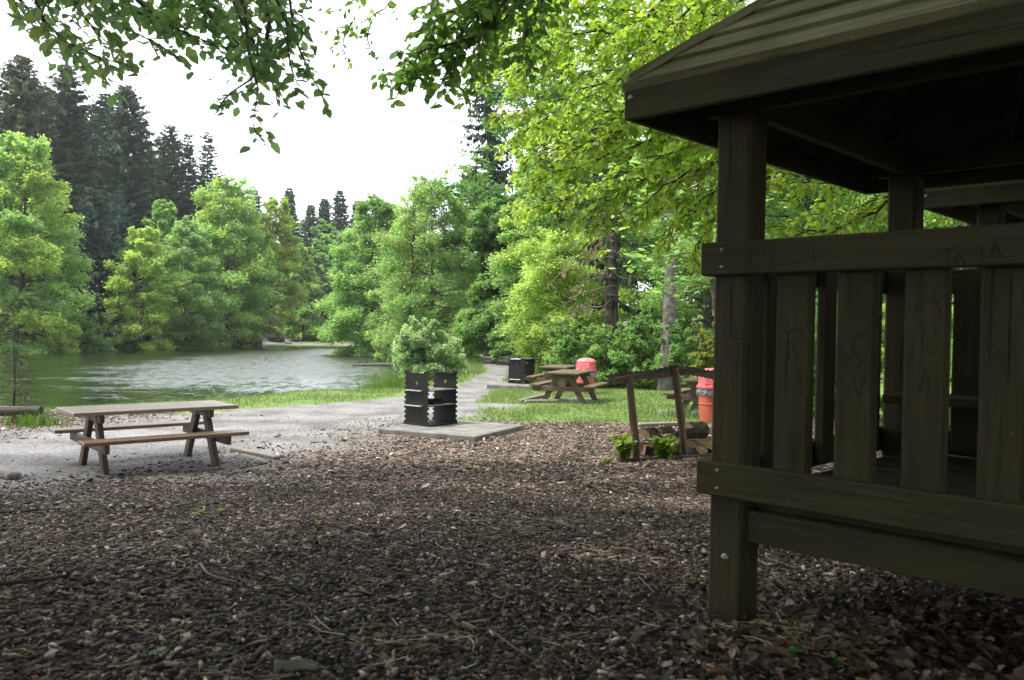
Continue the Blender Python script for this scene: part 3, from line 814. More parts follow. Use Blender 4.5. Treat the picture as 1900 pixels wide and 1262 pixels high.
# bare tall twiggy crown above the pale tree
loc, H, R = place(768, 49, 318, 66)
p = decid(Plant(720), H, R, OL, cb=.3, nl=60, leaves=2600, ls=.12, prof='dome', up=(30, 75), droop=.02, bare=.35, wood_r=1.0, tr=.09)
put(p, 'alder_tree', 'nearly bare twiggy tree showing against the white sky above the pale tree', 'tree', loc, 'twig', 'leaf_far')
loc, H, R = place(1084, 26.8, 330, 85)
p = Plant(724); r = p.r
for i in range(9):                  # dead boughs with withered leaves
    y0 = np.array([r.uniform(.8, 1.2), 0, 2.6 + i * .3]); az = pi + r.normal(0, .5); L = r.uniform(1.2, 2.6)
    ss = np.linspace(0, 1, 6)
    pts = y0 + np.outer(ss, [cos(az) * L, sin(az) * L * .6, .15 * L]) - np.outer(ss ** 2, [0, 0, .5 * L]) + r.normal(0, .03, (6, 3))
    p.wood(pts, .03 * (1 - .85 * ss), 4)
    for q in range(7):
        s_ = r.uniform(.3, 1); b = np.array([np.interp(s_, ss, pts[:, k]) for k in range(3)])
        e = b + np.array([r.normal(0, .3), r.normal(0, .3), -r.uniform(.1, .35)]); p.wood(np.stack([b, (b + e) / 2 + r.normal(0, .03, 3), e]), [.009, .006, .003], 3)
        n = r.integers(3, 12); C = b + (e - b) * r.random((n, 1)) + r.normal(0, .05, (n, 3))
        A, B = flat_leaves(r, C, .09, .9, droop=.9); p.leaves(C, A, B, tint((.20, .14, .085), n, r))
o = put(p, 'dead_tree', 'dead tree with grey boughs and hanging withered brown leaves', 'tree', loc, 'bark_grey', 'leaf_far', wpart='boughs', part='withered_leaves')
q = Plant(725); q.wood(np.array([[1.02, 0, -.3], [1.0, 0, 2.5], [.95, .05, 5.6]]), [.05, .045, .03], 6); link('trunk', q.wood_mesh('trunk'), M['twig'], o)

# far wood: one mass behind the shores
p = Plant(800); r = p.r
def mass_conifer(x, y, H, R, col):
    q = Plant(int(r.integers(1e9))); conifer(q, H, R, col, cb=.05, step=.9, per=9, ls=.95, dens=1.5, wood=False)
    o = np.array([x, y, tz(x, y)])
    for a in range(len(q.C)): p.leaves(q.C[a] + o, q.A[a], q.B[a], q.K[a])
def mass_decid(x, y, H, R, col, ls=.42, n=4200):
    q = Plant(int(r.integers(1e9))); decid(q, H, R, col, cb=.05, nl=26, leaves=n, ls=ls, prof='dome')
    o = np.array([x, y, tz(x, y)])
    for a in range(len(q.C)): p.leaves(q.C[a] + o, q.A[a], q.B[a], q.K[a])
for k in range(64):                 # left hillside
    px = r.uniform(-120, 400); d = r.uniform(92, 125); x = float(at(px, 600, d)[0])
    top = np.interp(px, [-120, 60, 250, 330, 400], [110, 130, 190, 290, 330]) + r.uniform(0, 150)
    H = float(at(px, top, d)[2]) - tz(x, d)
    if H > 5: mass_conifer(x, d, H, H * .22, SD if r.random() < .6 else SM)
for k in range(70):                 # far end
    px = r.uniform(380, 860); d = r.uniform(112, 150); x = float(at(px, 600, d)[0])
    top = np.interp(px, [380, 520, 700, 860], [372, 410, 400, 430]) + r.uniform(0, 70)
    H = float(at(px, top, d)[2]) - tz(x, d)
    if H > 4: (mass_conifer(x, d, H, H * .22, SD) if r.random() < .6 else mass_decid(x, d, H, H * .28, MG))
for k in range(80):                 # behind the right wood edge
    px = r.uniform(860, 2150); d = r.uniform(42, 85); x = float(at(px, 600, d)[0])
    H = r.uniform(12, 24) if px > 960 else r.uniform(8, 13)
    if abs(x + 1.5) < 2.4: continue
    mass_decid(x, d, H, H * .26, [MG, LG, DG, MG][k % 4], ls=.34, n=6000)
for k in range(34):                 # beyond the tall thin-leaved trees
    px = r.uniform(620, 905); d = r.uniform(92, 128); x = float(at(px, 600, d)[0])
    mass_decid(x, d, r.uniform(5, 13), r.uniform(2.2, 4), [MG, LG, DG, MG][k % 4], ls=.4, n=3200)
for k in range(26):                 # low undergrowth on the far banks
    px = r.uniform(-150, 480); d = np.interp(px, [-150, 0, 200, 400, 480], [52, 61, 73, 81, 90]) + r.uniform(0, 5); x = float(at(px, 600, d)[0])
    mass_decid(x, d, r.uniform(1.2, 3.2), r.uniform(1.2, 2.4), [MG, DG, GG, (.09, .11, .05)][k % 4], ls=.22, n=1800)
tag(link('far_wood', p.leaf_mesh('far_wood'), M['leaf_far']), 'dense dark wood on the hillsides behind the lake', 'wood', kind='stuff')

# ------------------------------------------------------------------ overhanging boughs near the camera
def spray(p, pts, ls, twl, step=.07, sub=2, col=DG, start=.0, tilt=.45, droop=.35, rad=.010, leafstep=.034, up=0.0, jit=.03):
    """bough with alternate side twigs carrying alternate leaves"""
    r = p.r; pts = np.asarray(pts, float)
    sg = np.concatenate([[0], np.cumsum(np.linalg.norm(np.diff(pts, axis=0), axis=1))]); L = sg[-1]
    m = max(6, int(L / .15)); s = np.linspace(0, L, m)
    # smooth the polyline
    P = np.stack([np.interp(s, sg, pts[:, k]) for k in range(3)], 1)
    for _ in range(3): P[1:-1] = (P[:-2] + 2 * P[1:-1] + P[2:]) / 4
    P[1:-1] += r.normal(0, jit * .25, (m - 2, 3))
    p.wood(P, rad * (1 - .8 * s / L), 5)
    k = 0; x = start * L
    while x < L:
        b = np.array([np.interp(x, s, P[:, q]) for q in range(3)])
        i = min(m - 2, int(x / L * (m - 1))); T = unit(P[i + 1] - P[i])
        lat = np.cross(T, [0, 0, 1.]); nl_ = np.linalg.norm(lat)
        lat = lat / nl_ if nl_ > .3 else unit(np.array([r.normal(), r.normal(), 0.]))
        sgn = 1 if k % 2 else -1
        D = unit(T * r.uniform(.35, .8) + lat * sgn * r.uniform(.6, 1.0) + np.array([0, 0, up - .1]) + r.normal(0, .2, 3))
        ln = twl * r.uniform(.45, 1.15) * (1.1 - .6 * x / L)
        ss = np.linspace(0, 1, 5)
        Q = b + np.outer(ss, D * ln) - np.outer(ss ** 2, [0, 0, droop * ln * .6])
        p.wood(Q, rad * .35 * (1 - .8 * ss), 3)
        chains = [(Q, ln)]
        for e in range(sub):
            f = r.uniform(.2, .8); bb = np.array([np.interp(f, ss, Q[:, q]) for q in range(3)])
            D2 = unit(D + lat * r.choice([-1, 1]) * r.uniform(.4, 1) + T * r.normal(0, .6) + r.normal(0, .25, 3)); l2 = ln * r.uniform(.3, .55)
            Q2 = bb + np.outer(ss, D2 * l2) - np.outer(ss ** 2, [0, 0, droop * l2 * .6]); p.wood(Q2, rad * .2 * (1 - .7 * ss), 3); chains.append((Q2, l2))
        for Qc, lc in chains:
            n = max(2, int(lc / leafstep)); f = np.linspace(.12, 1, n)
            C = np.stack([np.interp(f, ss, Qc[:, q]) for q in range(3)], 1)
            Dd = unit(Qc[-1] - Qc[0]); sid = unit(np.cross(Dd, [0, 0, 1.]) + 1e-6)
            sw = np.where(np.arange(n) % 2 == 0, 1, -1)[:, None]
            dirs = unit(Dd * .7 + sid * sw * .8)
            A, B = flat_leaves(r, C, ls, tilt, aspect=.62, droop=droop, dirs=dirs)
            C = C + A * .9 + r.normal(0, .006, (n, 3))
            p.leaves(C, A, B, tint(col, n, r, .18, .08))
        x += step * r.uniform(.6, 1.4); k += 1

def pxl(d, *pp):
    """bough polyline from photo pixels; each point (px, py[, depth offset])"""
    return np.array([at(q[0], q[1], d + (q[2] if len(q) > 2 else 0)) for q in pp])

# the big beech beside the camera: trunk out of the frame on the left behind, boughs hanging into the picture
p = Plant(900); r = p.r
trunk_base = np.array([-4.6, -1.2, 0]); trunk_base[2] = tz(-4.6, -1.2) - .15
tpts = np.array([trunk_base, trunk_base + [.05, .1, 2.4], trunk_base + [.25, .3, 5], trunk_base + [.6, .5, 8], trunk_base + [.9, .4, 12]])
p.wood(tpts, [.42, .33, .28, .2, .06], 14)
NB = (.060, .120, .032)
boughs = [
 (4.0, [(60, -90), (35, 20), (60, 80), (150, 112), (255, 128)], .07, .34),
 (4.2, [(190, -110), (235, 10), (310, 60), (430, 95)], .07, .36),
 (3.8, [(420, -110), (440, 10), (485, 110), (478, 205), (470, 232)], .068, .27),
 (4.1, [(520, -110), (535, 30), (562, 120), (600, 180)], .068, .24),
 (4.0, [(500, 40), (495, 110), (450, 170), (405, 200)], .066, .17),
 (4.3, [(330, -110), (360, 10), (425, 80), (470, 105)], .07, .34),
 (4.4, [(-20, -60), (50, 20), (110, 75), (175, 128)], .07, .28),
 (4.1, [(120, -100), (150, 10), (215, 62), (300, 85)], .07, .33),
 (4.5, [(560, -100), (480, -20), (400, 15), (280, 25)], .07, .34),
 (4.3, [(270, -100), (330, -20), (400, 40), (540, 75)], .07, .33),
 (4.2, [(300, -100), (380, -30), (470, 10), (560, 30)], .07, .33), (3.9, [(480, -100), (520, -10), (535, 80), (545, 150)], .068, .26),
 (4.4, [(20, -120), (100, -30), (200, 20), (330, 40)], .07, .34), (4.6, [(150, -120), (260, -30), (350, 0), (450, 60)], .07, .34),
 (4.0, [(400, -90), (455, 60), (500, 150), (520, 190)], .066, .22), (4.5, [(60, -100), (140, -10), (170, 70), (230, 110)], .07, .28),
]
hub = trunk_base + np.array([.45, .4, 6.3])
for d, pp, ls, twl in boughs:
    P = pxl(d, *pp)
    a = P[0] + np.array([-.15, -.5, .5])
    mid = (hub + a) / 2 + np.array([0, 0, .5])
    p.wood(np.stack([hub, (hub + mid) / 2 + [0, 0, .2], mid, (mid + a) / 2 + [0, 0, .15], a, P[0]]), [.06, .05, .04, .03, .02, .013], 6)
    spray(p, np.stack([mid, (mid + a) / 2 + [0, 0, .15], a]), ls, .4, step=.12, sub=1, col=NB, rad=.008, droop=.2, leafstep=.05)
    spray(p, P, ls * .80, twl, step=.058, sub=2, leafstep=.034, col=(.32, .50, .32), rad=.011, droop=.3)  # glow of the bright sky painted into this pale leaf colour
crown_near = (p,)
# its canopy above and behind the camera shades the foreground
def shade_skirt(p, n, cx, cy, R0, a0, a1, z0, z1, ls, col):  # unseen leaf wall added beside and behind the camera to darken the shelter
    r = p.r; a = radians(a0) + radians(a1 - a0) * r.random(n); q = R0 * (1 + r.normal(0, .12, n)); z = z0 + (z1 - z0) * r.random(n)
    X = cx + q * np.cos(a); Y = cy + q * np.sin(a); k = fbm(a * 5, z * .6, 3) > .33
    C = np.stack([X, Y, z + Tz(X, Y)], 1)[k]; A, B = flat_leaves(r, C, ls, .5, aspect=.7); p.leaves(C, A, B, tint(col, len(C), r))
def canopy(p, n, cx, cy, ax, ay, z0, z1, ls, col, front):
    r = p.r
    a = r.random(n) * 2 * pi; q = np.sqrt(r.random(n))
    X = cx + ax * q * np.cos(a); Y = cy + ay * q * np.sin(a)
    ctr = np.stack([X, Y], 1)
    Z = z0 + (z1 - z0) * r.random(n) * np.sqrt(np.clip(1.05 - q * q, 0, 1)) + .6 * np.sin(X * 1.3) * np.cos(Y * 1.1)
    keep = fbm(X * .45 + 20, Y * .45, 3) > .30
    keep &= Y < front + 2.2 * (fbm(X * .6, X * 0 + 4, 2) - .4)
    P = np.stack([X, Y, Z], 1) - CAM
    dd = P @ cf; py = 631 - FPX * (P @ cu) / np.maximum(dd, 1e-3); px = 950 + FPX * (P @ cr) / np.maximum(dd, 1e-3)
    keep &= ~((dd > .1) & (py > -70) & (px > -900) & (px < 2800))
    C = np.stack([X, Y, Z], 1)[keep]; k = len(C)
    A, B = flat_leaves(r, C, ls, .45, aspect=.7); p.leaves(C, A, B, tint(col, k, r))
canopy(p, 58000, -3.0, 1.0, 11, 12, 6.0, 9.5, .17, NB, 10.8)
shade_skirt(p, 42000, 0, 0, 9.0, 150, 285, .6, 8, .20, NB)
for i in range(26):
    az = i * 2.4; L = r.uniform(4, 9); b = tpts[2] + (tpts[4] - tpts[2]) * r.random() * .7
    ss = np.linspace(0, 1, 6); e = np.outer(ss, [cos(az) * L, sin(az) * L, .25 * L]) - np.outer(ss ** 2, [0, 0, .12 * L])
    pts = b + e
    q = pts - CAM; dd = q @ cf; py = 631 - FPX * (q @ cu) / np.maximum(dd, .01)
    if ((dd > .2) & (py > -80)).any(): continue
    p.wood(pts, .09 * (1 - .85 * ss), 6)
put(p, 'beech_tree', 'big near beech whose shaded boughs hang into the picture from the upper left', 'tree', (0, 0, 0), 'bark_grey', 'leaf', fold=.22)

# second near beech: boughs in the middle of the top edge and the canopy over the shelter
p = Plant(901); r = p.r
tb = np.array([4.4, -2.2, tz(4.4, -2.2) - .15])
tpts = np.array([tb, tb + [0, .1, 2.4], tb + [-.1, .3, 5], tb + [-.3, .5, 8], tb + [-.4, .6, 12]])
p.wood(tpts, [.38, .3, .26, .18, .06], 14)
hub = tb + np.array([-.15, .35, 6.0])
mids = [
 (4.6, [(1010, -80), (930, 0), (862, 92), (822, 140), (815, 165)], .066, .27),
 (4.4, [(930, 0), (850, 30), (790, 20), (770, 60)], .066, .19),
 (4.5, [(880, 70), (800, 95), (735, 98)], .066, .17),
 (4.7, [(850, 110), (780, 135), (715, 140)], .066, .18), (4.6, [(960, -60), (860, 0), (790, 60), (765, 100)], .066, .22), 
 (4.5, [(900, -70), (840, -20), (800, 10), (770, 20)], .066, .2), (4.7, [(940, -70), (870, 20), (810, 80), (760, 150)], .066, .22), (4.9, [(1000, -70), (920, 60), (880, 110), (840, 150)], .066, .24), (4.6, [(960, -60), (880, 40), (800, 120), (735, 165)], .066, .2), (4.5, [(1080, -70), (985, 0), (955, 85), (968, 120)], .068, .27),
 (5.0, [(1020, -60), (900, 10), (870, 130), (880, 175)], .066, .22),
]
for d, pp, ls, twl in mids:
    P = pxl(d, *pp)
    if pp[0][1] < 0:
        a = P[0] + np.array([.15, -.5, .6]); mid = (hub + a) / 2 + np.array([0, 0, .4])
        p.wood(np.stack([hub, mid, (mid + a) / 2 + [0, 0, .15], a, P[0]]), [.06, .045, .03, .02, .014], 6)
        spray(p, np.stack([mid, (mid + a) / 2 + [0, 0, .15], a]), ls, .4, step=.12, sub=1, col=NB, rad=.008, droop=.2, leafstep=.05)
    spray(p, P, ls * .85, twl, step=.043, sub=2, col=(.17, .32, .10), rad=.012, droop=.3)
p.wood(pxl(4.5, (838, 122), (838, 138), (820, 150), (808, 185), (806, 215), (813, 230)), [.003, .003, .002, .002, .0015, .001], 4)
canopy(p, 52000, 5.0, 1.5, 9.5, 11, 5.6, 9.0, .17, NB, 10.2)
shade_skirt(p, 42000, 1, 1, 9.0, 275, 372, .6, 8, .20, NB)
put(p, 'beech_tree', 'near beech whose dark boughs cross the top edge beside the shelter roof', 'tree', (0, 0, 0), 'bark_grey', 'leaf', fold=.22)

# farther light bough against the sky
p = Plant(902); r = p.r
tb = np.array([6.8, 12.2, tz(6.8, 12.2) - .15])
p.wood(np.array([tb, tb + [0, 0, 3], tb + [-.1, .1, 6], tb + [-.3, .2, 10]]), [.26, .2, .16, .05], 12)
RB = (.29, .44, .075)
lims = [(10.5, (1420, -150), (1325, 0), (1232, 115), (1130, 150), (1020, 190), (925, 215)), (11.5, (1400, -60), (1250, 60), (1100, 60), (960, 70), (880, 110)),
 (10.0, (1500, 60), (1360, 120), (1220, 170), (1090, 250), (985, 290)), (9.6, (1520, 120), (1390, 200), (1260, 215), (1150, 235), (1050, 285)),
 (11.0, (1500, 130), (1370, 215), (1250, 290), (1130, 330), (1060, 345)), (9.2, (1560, 200), (1430, 250), (1330, 300), (1250, 330), (1190, 385)),
 (10.8, (1560, 220), (1420, 300), (1340, 340), (1280, 390), (1235, 430)), (12.0, (1450, -60), (1340, 30), (1200, 30), (1080, 10), (1000, 20)),
 (11.6, (1450, 0), (1290, 90), (1180, 130), (1060, 130), (950, 165)), (10.4, (1560, 260), (1440, 320), (1360, 370), (1320, 420), (1290, 455)),
 (12.4, (1450, 60), (1300, 190), (1170, 210), (1060, 200), (960, 250)), (11.0, (1700, 250), (1620, 320), (1540, 345), (1450, 335)),
 (11.4, (1760, 300), (1680, 350), (1600, 385), (1500, 400)), (10.6, (1700, 330), (1620, 400), (1540, 430), (1440, 420)),
 (13.0, (1420, -100), (1280, -20), (1160, -10), (1100, 80)), (12.6, (1500, 150), (1340, 250), (1210, 260), (1100, 280), (1000, 330)),
 (12.2, (1500, 200), (1330, 300), (1200, 330), (1130, 370), (1090, 400)), (9.8, (1420, -120), (1330, -20), (1250, 40), (1180, 110), (1150, 150)),
 (10.9, (1350, -90), (1240, -10), (1130, 90), (1060, 120)), (9.4, (1480, 160), (1340, 230), (1270, 280), (1210, 300)),
 (11.8, (1300, -120), (1120, -20), (980, 30), (880, 55)), (12.4, (1350, -60), (1150, 60), (1000, 110), (890, 150)), (12.0, (1450, 120), (1250, 240), (1080, 310), (950, 330)),
 (12.8, (1450, 160), (1240, 310), (1080, 360), (960, 395)), (12.2, (1250, -120), (1080, -40), (960, -10), (905, 10)), (13.2, (1420, 60), (1200, 180), (1030, 225), (930, 270)), (12.6, (1500, 240), (1330, 350), (1180, 400), (1050, 430))]
for L in lims:
    P = pxl(L[0], *L[1:])
    hb_ = np.array([tb[0] - .1, tb[1], max(P[0][2] - .4, 2.2)])
    p.wood(np.stack([hb_, (hb_ + P[0]) / 2 + [0, 0, .15], P[0]]), [.05, .04, .03], 6)
    spray(p, np.stack([hb_, (hb_ + P[0]) / 2 + [0, 0, .15], P[0]]), .085, .7, step=.16, sub=2, col=RB, rad=.02, droop=.38, start=.2, leafstep=.07)
    spray(p, P, .085, .66, step=.07, sub=4, col=RB, rad=.026, droop=.38, start=.25, leafstep=.052, tilt=.5, jit=.06)
put(p, 'beech_tree', 'light green beech whose sunlit leaves hang left of the shelter roof', 'tree', (0, 0, 0), 'twig', 'leaf', fold=.22)

p = Plant(903); r = p.r
tb = np.array([-9.5, 6.0, tz(-9.5, 6) - .15])
p.wood(np.array([tb, tb + [.1, .2, 3], tb + [.5, .6, 6], tb + [1.2, 1.2, 9]]), [.22, .18, .13, .05], 12)
for d, pp in ((9.0, [(770, -90), (742, -20), (700, 38), (650, 48), (605, 60)]), (9.4, [(700, -60), (665, -10), (640, 30), (612, 18)]), (9.2, [(690, 40), (675, 80), (700, 115)]), (9.6, [(655, 40), (628, 80), (640, 120)])):
    P = pxl(d, *pp)
    if pp[0][1] < -50:
        h0 = tb + np.array([1.2, 1.2, 8.8]); p.wood(np.stack([h0, (h0 + P[0]) / 2 + [0, 0, .8], P[0]]), [.05, .03, .012], 6)
    spray(p, P, .075, .26, step=.08, sub=1, col=LG, rad=.010, droop=.3, leafstep=.05)
put(p, 'birch_tree', 'tree holding a thin pale spray of small leaves against the white sky', 'tree', (0, 0, 0), 'twig', 'leaf', fold=.2)
# ------------------------------------------------------------------ the near shelter
TH = radians(45.5)
HU = np.array([sin(TH), -cos(TH), 0]); HV = np.array([cos(TH), sin(TH), 0])
HP = np.array([0.861, 3.199, 0.68])
LU, LV = 1.78, 1.69
I3 = np.eye(3); XY = np.array([[0, 1, 0], [1, 0, 0], [0, 0, 1.]])
hut = thing('wooden_shelter', 'dark olive timber shelter with slatted railings and pyramid plank roof, nearest at the right', 'shelter', HP, -(pi / 2 - TH), 'timber shelters')
def bolt(parent, c, axis, r=.011, n='bolt'):
    b = MB(); c = np.array(c, float); ax = np.array(axis, float)
    b.tube([c - ax * .002, c + ax * .001, c + ax * r * .5, c + ax * r * .8], [r, r, r * .75, r * .15], 10)
    return b.build(n, M['bolt'], parent, True)
for cx in (0, LU):
    for cy in (0, LV):
        po = MB().box((cx, cy, .90), np.array([[0, 0, 1], [1, 0, 0], [0, 1, 0.]]), (2.06, .14, .14), .012).build('post', M['hut'], hut)
        if cx == 0 and cy == 0: bolt(po, (0.005, -.07, .265), (0, -1, 0), .018)
def rail(along, off, a, b, z0, z1, bolts=True):
    mb = MB(); zc = (z0 + z1) / 2
    if along == 'u':
        mb.box(((a + b) / 2, off, zc), I3, (b - a, .042, z1 - z0), .006)
    else:
        mb.box((off, (a + b) / 2, zc), np.array([[0, 1, 0], [1, 0, 0], [0, 0, 1.]]), (b - a, .042, z1 - z0), .006)
    o = mb.build('rail', M['hut'], hut)
    if bolts and along == 'u':
        sg = -1 if off < 1 else 1
        for x in (-.012, LU + .012):
            for z in (z0 + .03, z1 - .03): bolt(o, (x, off + sg * .021, z), (0, sg, 0), .0085)
    return o
frt = rail('u', -.091, -.104, LU + .104, 1.323, 1.446); frb = rail('u', -.091, -.104, LU + .104, .498, .624)
rail('u', LV + .091, -.104, LU + .104, 1.323, 1.446); rail('u', LV + .091, -.104, LU + .104, .498, .624)
rail('v', -.091, -.067, LV + .067, 1.323, 1.446); rail('v', -.091, -.067, LV + .067, .498, .624)
slats = []
for k in range(7):
    u_ = .249 + .222 * k - (.03 if k == 6 else 0)
    if u_ + .065 > LU - .075: continue
    AX = np.array([[0, 0, 1], [1, 0, 0], [0, 1, 0.]])
    slats.append(MB().box((u_, -.044, .965), AX, (.90, .13, .05), .009).build('slat', M['hut'], hut))
    MB().box((u_ + .05, LV + .044, .965), AX, (.90, .13, .05), .009).build('slat', M['hut'], hut)
for k in range(5):
    v_ = .33 + .27 * k
    MB().box((-.044, v_, .965), np.array([[0, 0, 1], [0, 1, 0], [1, 0, 0.]]), (.90, .11, .05), .009).build('slat', M['hut'], hut)
for cy in (0, LV):
    MB().box((LU / 2, cy, .39), I3, (LU - .142, .07, .12), .005).build('floor_beam', M['hut'], hut)
for cx in (0, LU):
    MB().box((cx, LV / 2, .39), XY, (LV - .142, .07, .12), .005).build('floor_beam', M['hut'], hut)
for cy in (.055, LV - .055):
    MB().box((LU / 2, cy, .474), I3, (LU - .142, .03, .075), .003).build('floor_edge', M['hut'], hut)
fl = MB()
for k in range(10):
    fl.box((LU / 2, .15 + k * .1505, .463), I3, (LU + .10, .145, .024), .003)
fl.build('floor', M['hut'], hut)
be = MB(); be.box((LU / 2, LV - .25, .80), I3, (LU - .1, .30, .04), .006)
for x in (.2, LU - .2): be.box((x, LV - .25, .63), np.array([[0, 0, 1], [1, 0, 0], [0, 1, 0.]]), (.30, .05, .24), .004)
be.build('bench', M['hut'], hut)
# roof
E = [np.array(q, float) for q in ((-.335, -.30, 2.017), (LU + .335, -.30, 2.017), (LU + .335, LV + .30, 2.017), (-.335, LV + .30, 2.017))]
AP = np.array([LU / 2, LV / 2, 3.017])
rb = MB()
NP = 11
for s_ in range(4):
    e0, e1 = E[s_], E[(s_ + 1) % 4]
    nn = np.cross(e1 - e0, AP - e0); nn /= np.linalg.norm(nn)
    for k in range(NP):
        t0, t1 = k / NP + (.004 if k else .001), min((k + 1) / NP - .006, .97)
        q = [e0 + (AP - e0) * t0, e1 + (AP - e1) * t0, e1 + (AP - e1) * t1, e0 + (AP - e0) * t1]
        lift = nn * .010
        top = [q[0] + nn * .024 + lift, q[1] + nn * .024 + lift, q[2] + nn * .022, q[3] + nn * .022]
        dn = [x - nn * .002 for x in q]
        V = np.array(top + dn)
        dx = (e1 - e0) / np.linalg.norm(e1 - e0); dy = np.cross(nn, dx)
        G = np.stack([V @ dx, V @ dy, V @ nn], 1) + RNG.random(3) * 20
        rb.add(V, [(0, 1, 2, 3), (7, 6, 5, 4), (0, 4, 5, 1), (1, 5, 6, 2), (2, 6, 7, 3), (3, 7, 4, 0)], G)
roof = rb.build('roof', M['lit_roofwood'], hut)
lb_ = MB()
for s_ in range(4):                  # dark lining added to keep light out of the plank gaps
    e0, e1 = E[s_], E[(s_ + 1) % 4]; nn = np.cross(e1 - e0, AP - e0); nn /= np.linalg.norm(nn)
    V = np.array([e0 - nn * .006, e1 - nn * .006, AP - nn * .006, e0 - nn * .018, e1 - nn * .018, AP - nn * .018])
    dx = unit(e1 - e0); lb_.add(V, [(0, 1, 2), (5, 4, 3)], np.stack([V @ dx, V @ np.cross(nn, dx), V @ nn], 1))
lb_.build('light_stop_boards', M['hut'], roof)
for s_ in range(4):
    e0, e1 = E[s_], E[(s_ + 1) % 4]
    dx = unit(e1 - e0); ou = np.cross(dx, [0, 0, 1.])
    L = np.linalg.norm(e1 - e0)
    a_, b_ = (e0 - dx * .0, e1 + dx * .0) if s_ % 2 == 0 else (e0 + dx * .033, e1 - dx * .033)
    c = (a_ + b_) / 2 - ou * .015 + np.array([0, 0, -.046])
    f = MB().box(c, np.array([dx, -ou, [0, 0, 1.]]), (np.linalg.norm(b_ - a_), .030, .122), .005).build('fascia', M['hut'], roof)
    if s_ in (0,): bolt(f, e0 + np.array([.03, 0, -.025]), (0, -1, 0), .012)
    hp = MB(); d0 = unit(AP - e0)
    nl = unit(np.cross(d0, np.cross(np.array([0, 0, 1.]), d0)))
    hp.bar(e0 + d0 * .02 + np.array([0, 0, .034]), AP + np.array([0, 0, .030]) - d0 * .05, .085, .034, bev=.004)
    hp.build('hip_board', M['lit_roofwood'], roof)
    MB().bar(e0 + d0 * .09 + [0, 0, -.06], AP - d0 * .15 + [0, 0, -.05], .06, .09).build('rafter', M['hut'], roof)
    mid = (e0 + e1) / 2; nr = 3
    for q in (-.22, .22):
        st = mid + dx * L * q; en = AP + dx * L * q * .05; d_ = unit(en - st); te = .55
        MB().bar(st + d_ * .05 + [0, 0, -.055], st + (en - st) * te + [0, 0, -.055], .05, .07).build('rafter', M['hut'], roof)
for cy in (0, LV):
    MB().box((LU / 2, cy, 1.99), I3, (LU + .3, .05, .10), .004).build('top_plate', M['hut'], hut)
for cx in (0, LU):
    MB().box((cx, LV / 2, 1.99), XY, (LV - .06, .05, .10), .004).build('top_plate', M['hut'], hut)

hut2 = copy_tree(hut)
hut2.location = HP + HV * 3.2 + np.array([0, 0, .02])
hut2['label'] = 'second timber shelter standing directly behind the nearest one, only its eave and posts showing'

# scratched letters on the near shelter
def scratch(parent, vv, lines, wd=.0035):
    b = MB()
    for ln in lines:
        pts = []
        for px, py in ln:
            k = ray(px, py); P0 = HP + HV * vv
            q = CAM + k * ((P0 - CAM) @ HV) / (k @ HV) - HP
            pts.append(np.array([q @ HU, vv, q[2]]))
        for a_, b_ in zip(pts[:-1], pts[1:]):
            if np.linalg.norm(b_ - a_) > 1e-4: b.bar(a_, b_, .0016, wd, up=(0, 1, 0) if False else (0.0, -1.0, 0.001), bev=.0002) if False else b.box((a_ + b_) / 2, np.array([unit(b_ - a_), [0, 1, 0], np.cross(unit(b_ - a_), [0, 1, 0])]), (np.linalg.norm(b_ - a_), .0016, wd), .0002)
    b.build('scratched_letters', M['scratch'], parent)
Zx = lambda *pp: [(x / 1.578 + 1270, y / 1.578 + 400) for x, y in pp]
scratch(frt, -.1124, [[(1392, 462), (1387, 500)], [(1406, 465), (1390, 482), (1408, 500)], [(1420, 466), (1420, 486)], [(1440, 462), (1430, 470), (1429, 484), (1438, 492), (1458, 491), (1486, 485)], [(1464, 465), (1483, 476)], [(1508, 455), (1511, 493)], [(1492, 470), (1510, 480), (1530, 462)],
                 [(1757, 460), (1760, 488)], [(1742, 466), (1776, 458)], [(1770, 488), (1778, 470), (1791, 488)], [(1820, 450), (1822, 482)], [(1845, 448), (1838, 480)], [(1845, 448), (1858, 478)], [(1841, 466), (1853, 465)]])
scratch(slats[0], -.0694, [Zx((305, 420), (303, 340), (338, 332), (348, 350), (310, 370), (332, 420)), Zx((330, 452), (344, 466), (334, 486), (346, 500))])
scratch(slats[1], -.0694, [Zx((528, 352), (496, 350), (493, 392), (521, 438), (496, 444)), Zx((490, 472), (512, 530), (530, 466))])
scratch(slats[2], -.0694, [Zx((668, 305), (676, 268), (702, 248), (730, 250), (748, 272), (750, 302)), Zx((685, 520), (705, 450), (722, 525))])
hp0 = [c for c in hut.children if c.name.startswith('post')][0]
scratch(hp0, -.0714, [Zx((136, 205), (136, 360), (170, 360))])

